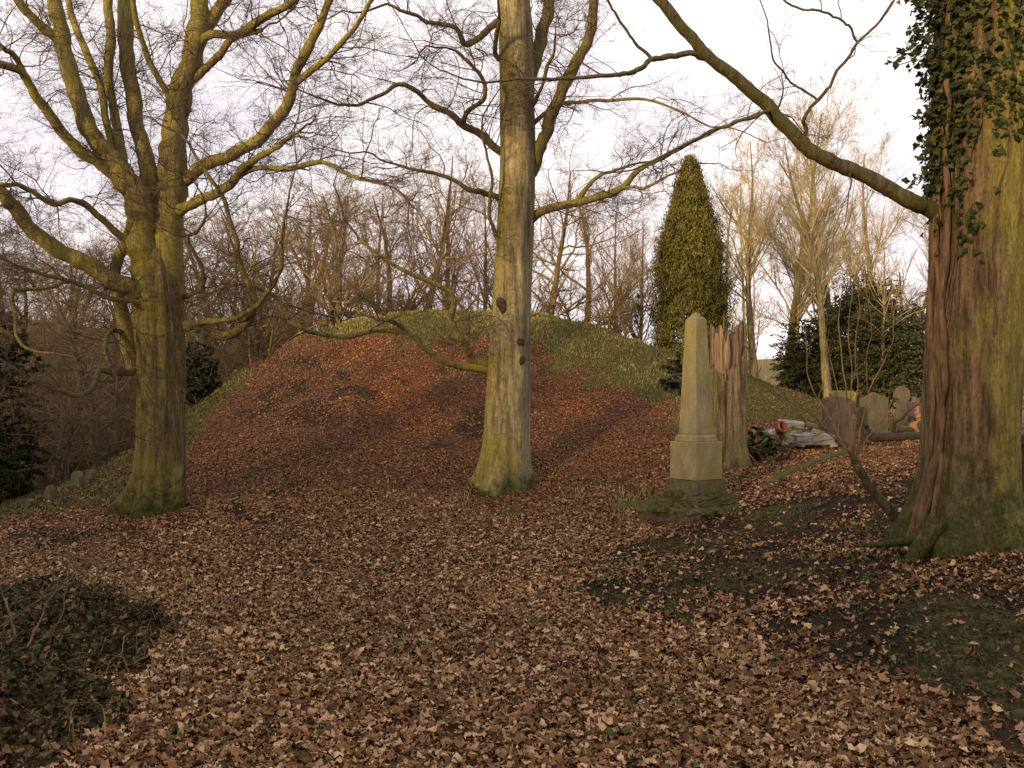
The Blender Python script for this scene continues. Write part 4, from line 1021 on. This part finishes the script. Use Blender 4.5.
def headstone(name, pts, d, thick, mat, label, rot=0.0, lean=0.0, group=None):
    """front outline pts in pixels (clockwise), real thickness"""
    pts = np.array(pts, float); c = P(pts[:, 0].mean(), pts[:, 1].max(), d)
    c[2] = min(c[2], h1(c[0], c[1]) + .0)
    n = len(pts); F3 = np.array([P(px, py, d) for px, py in pts]) - c
    fr = F3.copy(); fr[:, 1] = -thick / 2; bk = F3.copy(); bk[:, 1] = thick / 2
    b = Buf(); b.add(np.vstack([fr, bk]), np.array([tuple(range(n - 1, -1, -1))]), np.array([tuple(range(n, 2 * n))]), np.array([(i, (i + 1) % n, n + (i + 1) % n, n + i) for i in range(n)]))
    o = b.build(name, M[mat], None, None, False); o.location = tuple(c); o.rotation_euler = (lean, 0, rot)
    bm = bmesh.new(); bm.from_mesh(o.data); bmesh.ops.recalc_face_normals(bm, faces=bm.faces)
    bm.to_mesh(o.data); bm.free()
    tag(o, label, 'gravestone', group); return o
headstone('gravestone', [(823, 452), (823, 399), (826, 397.5), (833, 396), (840, 397), (848, 399), (855, 402), (855, 452)], 15.0, .14, 'grave_dark', 'dark brown upright gravestone behind the leaning shrub, nearest to the pale slabs', .12)
headstone('gravestone', [(860, 440), (860, 398.5), (866, 396.5), (873, 392.5), (880, 395.5), (887, 397.5), (887, 440)], 15.6, .14, 'grave_pale', 'grey-olive gravestone with a shallow pointed top, right of the dark brown one', .2)
headstone('gravestone', [(830, 430), (830, 393), (834, 390.5), (851, 390.5), (855, 393), (855, 430)], 17.5, .16, 'grave_moss', 'yellow-mossed gravestone top showing just behind the dark brown one', 0)
headstone('cross_gravestone', [(895, 428), (896.5, 412), (899, 404), (898, 400), (894.5, 398), (895, 393), (898, 388), (902, 386), (906, 388.5), (908.5, 393), (908, 399), (904.5, 402), (904, 407), (906.5, 413), (908, 428)], 18.0, .16, 'grave_pale', 'pale gravestone with a narrow neck and rounded head, left of the ivy-clad tree', .15)
headstone('gravestone', [(908, 425), (908, 402.5), (917.5, 401.5), (918, 425)], 18.6, .12, 'grave_pink', 'small square pinkish gravestone beside the narrow-necked one', 0)
for pts, d, lb, ln in [([(72, 492), (72, 477), (74, 473), (77, 471), (80, 472), (82.5, 476), (83, 492)], 17, 'small round-topped gravestone on the ridge, nearest the many-stemmed beech but one', .0),
                   ([(86, 486), (86, 473), (88, 470), (90.5, 469), (93, 472), (94, 486)], 17.6, 'small pale gravestone on the ridge closest to the many-stemmed beech', .12),
                   ([(48, 505), (47, 493), (50, 486), (52.5, 485), (54, 489), (54, 505)], 16, 'narrow tilted gravestone on the ridge, third from the many-stemmed beech', -.1),
                   ([(22, 512), (24, 504), (29, 499), (33, 500), (32, 512)], 15.2, 'leaning low gravestone on the ridge, leftmost of the small row', .1)]:
    bx, by = np.mean([q[0] for q in pts]), max(q[1] for q in pts) - 5
    for d in np.arange(10, 19, .1):
        p = P(bx, by, d)
        if h1(p[0], p[1]) >= p[2]: break
    o = headstone('gravestone', pts, d, .10, 'grave_pale', lb, -.3, 0); o.rotation_euler[1] = ln

# table tomb at the right edge, behind the trunk
g = G(1046, 470, 9.5); tb_ = empty('box_tomb', g, 'grey box tomb half hidden behind the ivy-clad tree at the right edge', 'tomb')
b = Buf(); box_b(b, g, .72, 1.5, g[2] - .2, g[2] + .42, .1); o = b.build('chest', M['grave_dark'], tb_, g, False); bevel(o, .015)
b = Buf(); box_b(b, g, .86, 1.66, g[2] + .422, g[2] + .53, .1); o = b.build('lid_slab', M['grave_dark'], tb_, g, False); bevel(o, .02)

# white slabs, pot and rubble between stump and gravestones
def loose_slab(name, px, py, d, sx, sy, h, rot, tx, ty, mat, label, cat):
    p = P(px, py, d); p[2] = max(p[2], h1(p[0], p[1]) + h * .3)
    b = Buf(); box_b(b, (0, 0), sx, sy, -h / 2, h / 2, 0); o = b.build(name, M[mat], None, None, False); bevel(o, .012, 2, min(sx, sy, h) * .10, int(px), 3)
    o.location = tuple(p); o.rotation_euler = (tx, ty, rot); tag(o, label, cat); return o
loose_slab('stone_slab', 808, 438, 14.2, .68, .42, .14, .25, .1, .02, 'slab', 'large pale stone slab lying flat beside the dark brown gravestone', 'stone slab')
loose_slab('stone_slab', 791, 424, 14.7, .42, .30, .08, -.3, .12, .12, 'slab', 'smaller white stone slab propped on the rubble above the large flat one', 'stone slab')
loose_slab('stone_block', 783, 434, 14.3, .22, .22, .16, .6, .1, -.1, 'obelisk', 'rough buff stone block under the smaller white slab', 'stone block')
for i_, (px, py, sz_, rt) in enumerate([(772, 437, .14, .3), (797, 434, .16, 1.1), (818, 432, .13, .7), (826, 440, .12, .2), (800, 445, .13, 1.4), (786, 444, .10, .9), (812, 425, .11, .5), (834, 446, .10, 1.0)]):
    o = loose_slab('rubble_stone', px, py, 14.3 - .02 * (py - 432), sz_ * 1.3, sz_, sz_ * .55, rt, .2 * math.sin(px), .2, 'slab' if i_ % 3 else 'obelisk', 'broken piece of pale rubble lying loose around the stone slabs', 'rubble')
    o['group'] = 'loose rubble pieces around the slabs'
b = Buf(); rr = [(.03, -.06), (.055, -.06), (.085, .10), (.10, .10), (.10, .13), (.08, .13), (.07, .09), (.045, -.04), (.001, -.045)]
aa = np.arange(20) * 2 * math.pi / 20
V = np.vstack([np.stack([r * np.cos(aa), r * np.sin(aa), np.full(20, z)], 1) for r, z in rr])
b.add(V, np.array([(i * 20 + j, i * 20 + (j + 1) % 20, (i + 1) * 20 + (j + 1) % 20, (i + 1) * 20 + j) for i in range(len(rr) - 1) for j in range(20)]))
o = b.build('flower_pot', M['terracotta']); o.location = tuple(P(777, 429, 14.2)); o.rotation_euler = (1.2, .3, .5); tag(o, 'small terracotta flower pot tipped over against the pale slabs', 'flower pot')
b = Buf(); V = np.vstack([np.stack([r * np.cos(aa), r * np.sin(aa), np.full(20, z)], 1) for r, z in [(.001, -.1), (.055, -.1), (.06, 0), (.055, .1), (.045, .1), (.04, 0), (.001, -.08)]])
b.add(V, np.array([(i * 20 + j, i * 20 + (j + 1) % 20, (i + 1) * 20 + (j + 1) % 20, (i + 1) * 20 + j) for i in range(6) for j in range(20)]))
o = b.build('white_vase', M['slab']); o.location = tuple(P(769, 433, 13.9)); o.rotation_euler = (1.4, 0, 1.2); tag(o, 'small white grave vase lying on its side left of the terracotta pot', 'vase')

# ------------------------------------------------------------------ broken stump
D = 13.4
g = G(731, 460, D); st = empty('broken_tree_stump', g, 'tall broken tree stump with splintered top, behind the obelisk', 'tree stump')
rs = np.random.default_rng(4)
zz = lambda py: EYE + (HOR - py) / F * D
def jag_shell(cx_, cy2, r, z0, ztop_fn, S, name, mat, flare, seed):
    n = 40; a = np.arange(S) * 2 * math.pi / S; V = []
    top = ztop_fn(a)
    for i in range(n + 1):
        t = i / n; z = z0 + (top - z0) * t
        rad = r * (1 + flare * np.exp(-(z - g[2]) / .22) * (.5 + .5 * np.cos(4 * a + seed)) + .07 * np.cos(7 * a + seed) + .05 * np.cos(3 * a) + .10 * (fbm(5 + 2 * np.cos(a), z * 3 + 2 * np.sin(a), seed, 3) - .5))
        if name == 'heartwood': rad = rad * (1 - .55 * sstep(zz(366), zz(392), z + .16 * (vnoise(a * 4, a * 0, 21) - .5)))
        V.append(np.stack([cx_ + np.cos(a) * rad, cy2 + np.sin(a) * rad, z], 1))
    for i in range(3):
        rad = r * (.82 - .25 * i); z = top - .05 - .04 * i
        V.append(np.stack([cx_ + np.cos(a) * rad, cy2 + np.sin(a) * rad, z], 1))
    N_ = len(V); q = [(i * S + j, i * S + (j + 1) % S, (i + 1) * S + (j + 1) % S, (i + 1) * S + j) for i in range(N_ - 1) for j in range(S)]
    V = np.vstack(V + [np.array([[cx_, cy2, V[-1][:, 2].mean()]])])
    tri = [((N_ - 1) * S + j, (N_ - 1) * S + (j + 1) % S, len(V) - 1) for j in range(S)]
    b = Buf(); b.add(V, np.array(q), np.array(tri)); return b.build(name, M[mat], st, g)
cxl = (719 - 512) / F * D; cxr = (734 - 512) / F * D
jag_shell(cxl, D + .02, .155, g[2] - .2, lambda a: zz(368) + .14 * (vnoise(a * 3, a * 0, 11) - .3) + .08 * (vnoise(a * 9, a * 0, 12) - .5), 60, 'trunk', 'bark_stump', .5, 2)
jag_shell(cxr, D - .03, .165, g[2] - .2, lambda a: zz(364) + .16 * (vnoise(a * 3, a * 0, 13) - .3) + .08 * (vnoise(a * 9, a * 0, 14) - .5) + .25 * np.exp(-((a - 6.0) / .4) ** 2), 60, 'trunk', 'bark_stump', .9, 3)
def wood_top(a):
    return zz(332) + .07 * np.sin(2 * a + 2) + .26 * (vnoise(a * 5, a * 0, 3) - .5) + .16 * (vnoise(a * 13, a * 0, 5) - .5)
jag_shell((727 - 512) / F * D, D + .02, .235, zz(425), wood_top, 72, 'heartwood', 'wood_raw', 0, 6)
b = Buf()
for k in range(16):                                       # shards standing off the heartwood, each a tapering splinter
    aa_ = rs.uniform(0, 6.283); rr_ = .225 * rs.uniform(.5, 1.02)
    x = (727 - 512) / F * D + math.cos(aa_) * rr_; yy = D + math.sin(aa_) * rr_; w = rs.uniform(.02, .06); z0 = zz(380)
    z1 = zz(np.interp(x * F / D + 512, [710, 714, 718, 721, 724, 727, 732, 737, 742], [330, 323, 326, 331, 322, 338, 336, 334, 338]) + rs.uniform(0, 12))
    rot = rs.uniform(0, 1.5); tw = rs.uniform(.1, .5)
    box_b(b, (x, yy), w, w * rs.uniform(.3, .6), z0, z0 + (z1 - z0) * .7, rot, .9, .9); box_b(b, (x, yy), w * .9, w * .35, z0 + (z1 - z0) * .7 + .001, z1, rot, tw, tw)
x = (724 - 512) / F * D
box_b(b, (x, D), .04, .03, zz(345), zz(311), .3, .12, .12)
b.build('splintered_wood', M['wood_raw'], st, g, False)

# ------------------------------------------------------------------ felled wood by the gravestones
def log_thing(px, py, d, r, L, rot, tilt, label, bark='bark_stump', group='sawn logs by the gravestones'):
    p = P(px, py, d); p[2] = max(p[2], h1(p[0], p[1]) + r * .8)
    root = empty('sawn_log', p, label, 'log', group); root.rotation_euler = (0, tilt, rot)
    S = 16; a = np.arange(S) * 2 * math.pi / S; wob = 1 + .06 * np.sin(3 * a + px)
    xs_ = np.linspace(-L / 2, L / 2, 7)
    V = np.vstack([np.stack([np.full(S, x), np.cos(a) * r * wob, np.sin(a) * r * wob], 1) for x in xs_])
    b = Buf(); b.add(V, np.array([(i * S + j, i * S + (j + 1) % S, (i + 1) * S + (j + 1) % S, (i + 1) * S + j) for i in range(6) for j in range(S)])); b.build('bark', M[bark], root)
    for sx in (-1, 1):
        b = Buf(); V = np.vstack([np.stack([np.full(S, sx * L / 2), np.cos(a) * r * wob * .99, np.sin(a) * r * wob * .99], 1), [[sx * (L / 2 + .003), 0, 0]]])
        b.add(V, np.array([(j, (j + 1) % S, S) for j in range(S)])); b.build('cut_face', M['wood_cut'], root)
log_thing(913, 427, 16.8, .11, .42, 1.35, 0.05, 'orange cut log at the bottom left of the log pile by the ivy-clad tree')
log_thing(923, 426, 16.6, .12, .45, 1.8, 0.0, 'orange cut log at the bottom right of the log pile')
log_thing(917, 419, 16.8, .10, .40, 1.5, 0.1, 'topmost orange cut log of the log pile')
log_thing(902, 430, 16.4, .08, .45, .5, 0.1, 'smaller log lying loose left of the log pile')
db = BigTree('fallen_branch', G(883, 437, 13), 'dark fallen branch lying before the pointed-top gravestone', 'branch', 41)
db.limb([(866, 432, 4), (872, 437, 5), (885, 437, 5), (900, 436, 4.5), (915, 436, 4), (928, 433, 3)], 13.2, 12.8, M['dark_wood'], S=10, twigs=.6)
db.limb([(893, 437, 3), (896, 424, 2), (904, 416, 1.6), (908, 411, 1)], 13, 12.8, M['dark_wood'], S=8, twigs=.6)
db.limb([(874, 436, 3), (868, 428, 2), (864, 424, 1.5)], 13.2, 13, M['dark_wood'], S=8, twigs=.6)
db.crown(M['dark_wood'], 7, .3, 1, 3, 2, 0, 'crown')  # side twigs of the fallen branch, though the mesh is called a crown
wb = BigTree('wood_piece', G(741, 605, 6), 'pale stick of rotten wood lying among the leaves on the bank', 'stick', 43)
gp = [G(px, py, d) for px, py, d in [(726, 606, 6), (740, 604, 6.02), (757, 603, 6.05)]]
cr = catmull(np.array([(*(p + [0, 0, .03]), .02) for p in gp]), 5); b = Buf(); loft(b, cr[:, :3], cr[:, 3] * .8, 8); b.build('stick', M['wood_raw'], wb.root, wb.base)

# ------------------------------------------------------------------ bramble and ground ivy, near left
br = BigTree('bramble', G(10, 640, 5.2), 'arching pale bramble canes tangled at the left edge of the path', 'bramble', 51)
for ci_, (pts, dd) in enumerate((([(-30, 650, 2.4), (12, 640, 2.2), (10, 615, 2), (4, 598, 1.7)], (5, 5)), ([(-20, 668, 2), (10, 655, 2), (30, 640, 1.8), (42, 615, 1.6), (46, 603, 1.8)], (4.9, 5.2)),
                ([(-30, 640, 1.8), (10, 620, 1.6), (38, 600, 1.3), (60, 588, 1)], (5.4, 5.6)), ([(-40, 575, 1.6), (10, 578, 1.4), (50, 575, 1.2), (98, 572, 1)], (6, 6.4)),
                ([(-10, 600, 1.5), (20, 580, 1.3), (60, 560, 1), (110, 585, .8)], (5.6, 6)), ([(30, 650, 1.2), (60, 620, 1), (66, 590, .9), (70, 560, .8)], (5.4, 5.7)),
                ([(-20, 545, 1.4), (40, 552, 1.2), (90, 560, 1)], (7, 7.2)))):
    br.limb([(a_, b_, r_ * (.7 if ci_ < 2 else .62)) for a_, b_, r_ in pts], dd[0], dd[1], M['shoot'] if ci_ < 2 else M['cane'], S=6, twigs=.8, name='cane')
br.crown(M['cane'], 7, .35, .9, 4, 3, -.02, 'crown', wig=.25)  # side twigs of the canes; the bramble has no tree crown
b = Buf(); rs = np.random.default_rng(15); N = 30000
x = rs.uniform(-5.2, -1.35, N); y = rs.uniform(2.6, 6.6, N)
edge = -1.95 - .10 * (y - 4) - .22 * np.maximum(y - 5, 0) + .7 * (fbm(x * 2, y * 2, 61, 3) - .5) + .5 * (fbm(x * 6, y * 6, 67, 2) - .5)
k = (x < edge) & (rs.uniform(0, 1, N) < sstep(.30, .5, fbm(x * 1.7 + 5, y * 1.7, 62, 3)) * .9); x, y = x[k], y[k]; N = len(x)
hh = rs.uniform(0, 1, N) ** 1.2 * (.05 + .22 * sstep(0, .8, edge[k] - x) * fbm(x * 2.2, y * 2.2, 63, 3) * 1.4)
pos = np.stack([x, y, H(x, y) + .01 + hh], 1)
gc = np.array([.012, .012, .004]) + rs.uniform(0, 1, (N, 1)) ** 2.2 * np.array([.055, .052, .012]); dead = rs.uniform(0, 1, N) < .22; gc[dead] = np.array([.14, .08, .042]) * rs.uniform(.4, 1.6, (dead.sum(), 1))
scatter_tpl(b, rs, pos, rs.uniform(.018, .05, N), np.tile([0, -.25, 1.], (N, 1)), *IVYL, gc, .7, .4)
tag(b.build('ivy_ground_cover', M['ivy'], smooth=False), 'dark low ivy and herbs spilling over the left edge of the path', 'ground cover', kind='stuff')

# ------------------------------------------------------------------ leaf litter and grass
rs = np.random.default_rng(29)
def fan_points(n, d0, d1, half=.68, extra=.6):
    d = np.sqrt(rs.uniform(d0 * d0, d1 * d1, n)); t = rs.uniform(-1, 1, n); return t * (half * d + extra), d
LB = Buf()
def litter(n, d0, d1, tpl, smin, smax, redf, lift=.012, tilt=.35, curl=.5):
    x, y = fan_points(n, d0, d1)
    zg, zm, zs, zr, zw, zmd = zones(x, y)
    clump = fbm(x * 1.8, y * 1.8, 71, 3)
    keep = rs.uniform(0, 1, n) < np.clip((1 - .74 * zg) * (1 - np.where(y < 12, .92, .7) * zs) * (1 - .5 * zm), 0, 1) * (.6 + .5 * clump)
    keep &= ~((x < -1.95 - .10 * (y - 4) - .22 * np.maximum(y - 5, 0)) & (y < 6.6) & (rs.uniform(0, 1, n) < .78))
    keep &= x > -7.6
    x, y, zr, zmd = x[keep], y[keep], zr[keep], zmd[keep]; k = len(x)
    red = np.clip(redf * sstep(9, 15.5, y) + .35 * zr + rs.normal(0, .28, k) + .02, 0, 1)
    zs = zs[keep]; col = leafcol(rs, k, red) * (1 + .35 * zr[:, None] * np.array([1.3, .8, .4])) * (.75 + .5 * fbm(x * .8, y * .8, 73, 3))[:, None]  # leaves turn brighter and more orange in the painted sun patches
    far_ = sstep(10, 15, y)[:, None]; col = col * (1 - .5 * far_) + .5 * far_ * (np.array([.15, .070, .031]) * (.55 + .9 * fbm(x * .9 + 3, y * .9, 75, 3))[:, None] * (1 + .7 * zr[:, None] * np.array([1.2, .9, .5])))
    nor = gnormal(x, y)
    pos = np.stack([x, y, H(x, y)], 1) + nor * (rs.uniform(0.0, 1, k) * lift * 2 + .004)[:, None]
    s = smin + (smax * 1.25 - smin) * rs.beta(1.3, 3.2, k)
    scatter_tpl(LB, rs, pos, s, nor, *tpl, col, tilt, curl)
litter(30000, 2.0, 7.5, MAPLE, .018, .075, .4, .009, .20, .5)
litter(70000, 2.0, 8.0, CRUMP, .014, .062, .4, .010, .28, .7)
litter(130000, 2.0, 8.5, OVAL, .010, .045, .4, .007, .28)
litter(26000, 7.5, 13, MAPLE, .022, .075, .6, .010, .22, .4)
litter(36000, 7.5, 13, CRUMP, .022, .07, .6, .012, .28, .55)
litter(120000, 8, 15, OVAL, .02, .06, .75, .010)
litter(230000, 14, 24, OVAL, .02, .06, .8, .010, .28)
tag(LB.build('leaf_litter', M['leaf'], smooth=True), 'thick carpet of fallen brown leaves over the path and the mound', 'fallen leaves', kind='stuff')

CB = Buf()                                                # crumbs: soil, rotted leaf bits and twigs on the bare bank
n = 150000; x, y = fan_points(n, 2.2, 12.5); z_ = zones(x, y); k = rs.uniform(0, 1, n) < np.maximum(z_[2], z_[1]) * (x > 0); x, y = x[k], y[k]; n = len(x)
pos = np.stack([x, y, H(x, y) + rs.uniform(0, .014, n)], 1); t = rs.uniform(0, 1, (n, 1)) ** 1.6
scatter_tpl(CB, rs, pos, rs.uniform(.008, .03, n), gnormal(x, y), *OVAL, np.array([.012, .008, .005]) * (1 - t) + np.array([.10, .06, .033]) * t, .6, .3)
n = 30000; x = rs.uniform(2.5, 8, n); y = rs.uniform(12.5, 18, n); zc = np.maximum(zones(x, y)[4], np.exp(-((x - 7.2) / .7) ** 2 - ((y - 16.3) / .8) ** 2)); k = rs.uniform(0, 1, n) < zc; x, y = x[k], y[k]; n = len(x)
scatter_tpl(CB, rs, np.stack([x, y, H(x, y) + rs.uniform(.01, .035, n)], 1), rs.uniform(.015, .05, n), gnormal(x, y), *OVAL, np.array([.34, .16, .06]) + rs.uniform(0, 1, (n, 1)) * np.array([.22, .16, .09]), .4, .2)
n = 900; x, y = fan_points(n, 2.4, 12); k = x > -1.5; x, y = x[k], y[k]; n = len(x); a = rs.uniform(0, 6.28, n); L = rs.uniform(.06, .28, n)
p_, r_ = grow(rs, np.stack([x, y, H(x, y) + .02], 1), np.stack([np.cos(a), np.sin(a), 0 * a], 1), L, rs.uniform(.002, .004, n), 4, .15, 0, .6)
p_[:, :, 2] = H(p_[:, :, 0], p_[:, :, 1]) + .022; tubes(CB, p_, r_, 4, col=(.07, .048, .03))
tag(CB.build('forest_debris', M['leaf'], smooth=False), 'dark crumbs of soil, rotted leaf and thin twigs on the bare bank', 'debris', kind='stuff')
GB = Buf()
def blades(x, y, lmin, lmax, c0, c1, w=.006, droop=.6):
    n = len(x); z = H(x, y); L = rs.uniform(lmin, lmax, n); a = rs.uniform(0, 6.28, n)
    dx, dy = np.cos(a), np.sin(a); b0 = np.stack([x, y, z], 1); side = np.stack([-dy, dx, 0 * dx], 1) * w
    le = rs.uniform(.1, droop, n)
    mid = b0 + np.stack([dx * L * le * .3, dy * L * le * .3, L * .6], 1); tip = b0 + np.stack([dx * L * le, dy * L * le, L * (1 - .35 * le)], 1)
    V = np.stack([b0 - side, b0 + side, mid + side * .8, mid - side * .8, tip], 1).reshape(-1, 3)
    i = np.arange(n)[:, None] * 5
    t = rs.uniform(0, 1, (n, 1)); col = np.array(c0) * (1 - t) + np.array(c1) * t
    GB.add(V, i + np.array([[0, 1, 2, 3]]), i + np.array([[3, 2, 4]]), col=np.repeat(col, 5, 0))
n = 190000; x = rs.uniform(-9, 9, n); y = rs.uniform(11, 26, n); zg = zones(x, y)[0]; k = rs.uniform(0, 1, n) < zg * .9
k &= rs.uniform(0, 1, n) < .35 + .9 * fbm(x * 1.6, y * 1.6, 85, 3); x, y = x[k], y[k]; lf = (x < -4.6) & (y < 19); blades(x[lf], y[lf], .025, .075, (.03, .035, .01), (.085, .08, .03), .006, .9); x, y = x[~lf], y[~lf]; lf = x > 4.3; blades(x[lf], y[lf], .02, .07, (.03, .045, .012), (.12, .12, .04), .006, 1.0); x, y = x[~lf], y[~lf]; dry = fbm(x * .8, y * .8, 81, 3) > .52 - .10 * sstep(20, 22.5, y)
blades(x[~dry], y[~dry], .02, .085, (.085, .10, .02), (.22, .215, .05), .006, .9)
blades(x[dry], y[dry], .03, .10, (.17, .155, .045), (.36, .31, .11), .006, 1.1)
n = 1500; x = rs.uniform(-5, -1.6, n); y = rs.uniform(2.8, 6.8, n); k = (x < -1.75 - .10 * (y - 4) + .5 * (rs.uniform(0, 1, n) - .5)) & (fbm(x * 2, y * 2, 66, 3) > .45); blades(x[k], y[k], .08, .24, (.05, .045, .015), (.20, .155, .07), .003, 1.7)
n = 130000; x, y = fan_points(n, 2.5, 13); z_ = zones(x, y); k = rs.uniform(0, 1, n) < np.maximum(z_[1] * .5, z_[0] * .35) * sstep(.38, .58, fbm(x * 2.6, y * 2.6, 83, 3)); x, y = x[k], y[k]
blades(x, y, .01, .045, (.025, .036, .006), (.09, .10, .02), .004)
tag(GB.build('grass', M['grass']), 'short green and straw-coloured grass on the mound and bank', 'grass', kind='stuff')
SB = Buf()
n = 900; x, y = fan_points(n, 2.6, 9, .6, .2); cl = fbm(x * 1.2 + 3, y * 1.2, 91, 3); k = (cl > .56) & (x > -1.6); x, y = x[k], y[k]; n = len(x)
x = np.repeat(x, 7) + rs.normal(0, .03, n * 7); y = np.repeat(y, 7) + rs.normal(0, .03, n * 7); n = len(x)
pos = np.stack([x, y, H(x, y) + rs.uniform(.015, .05, n)], 1)
gc = np.array([.03, .055, .012]) + rs.uniform(0, 1, (n, 1)) * np.array([.04, .06, .015])
scatter_tpl(SB, rs, pos, rs.uniform(.015, .035, n), np.tile([0, -.2, 1.], (n, 1)), *OVAL, gc, .4, .3)
tag(SB.build('seedlings', M['ivy'], smooth=False), 'tiny green seedlings poking through the fallen leaves', 'seedlings', kind='stuff')

# ------------------------------------------------------------------ far wood
FW = Buf(); rs = np.random.default_rng(88)
n = 430; az = np.concatenate([rs.uniform(-.75, .7, 230), rs.uniform(-.8, -.22, 200)]); d = np.concatenate([rs.uniform(52, 130, 230), rs.uniform(40, 95, 200)]); x = np.sin(az) * d; y = np.cos(az) * d; z = H(x, y)
hh = rs.uniform(6, 11, n)
p1, r1 = grow(rs, np.stack([x, y, z - .2], 1), np.tile([0, 0, 1.], (n, 1)), hh, rs.uniform(.12, .25, n), 6, .05, .05, .2); tubes(FW, p1, r1, 4)
a = kids(rs, p1, r1, hh, 14, .2, 1, 45, 12, .35, .45, 1, .2, .02); p2, r2 = grow(rs, *a, 4, .15, .05, .4); tubes(FW, p2, r2, 3)
a = kids(rs, p2, r2, a[2], 7, .2, 1, 45, 12, .55, .6, 1, .1, .012); p3, r3 = grow(rs, *a, 2, .15, .05, .6); tubes(FW, p3, r3, 3)
tag(FW.build('far_woodland', M['twig_wood']), 'far brown leafless woodland beyond the mound and hollow', 'woodland', kind='stuff')
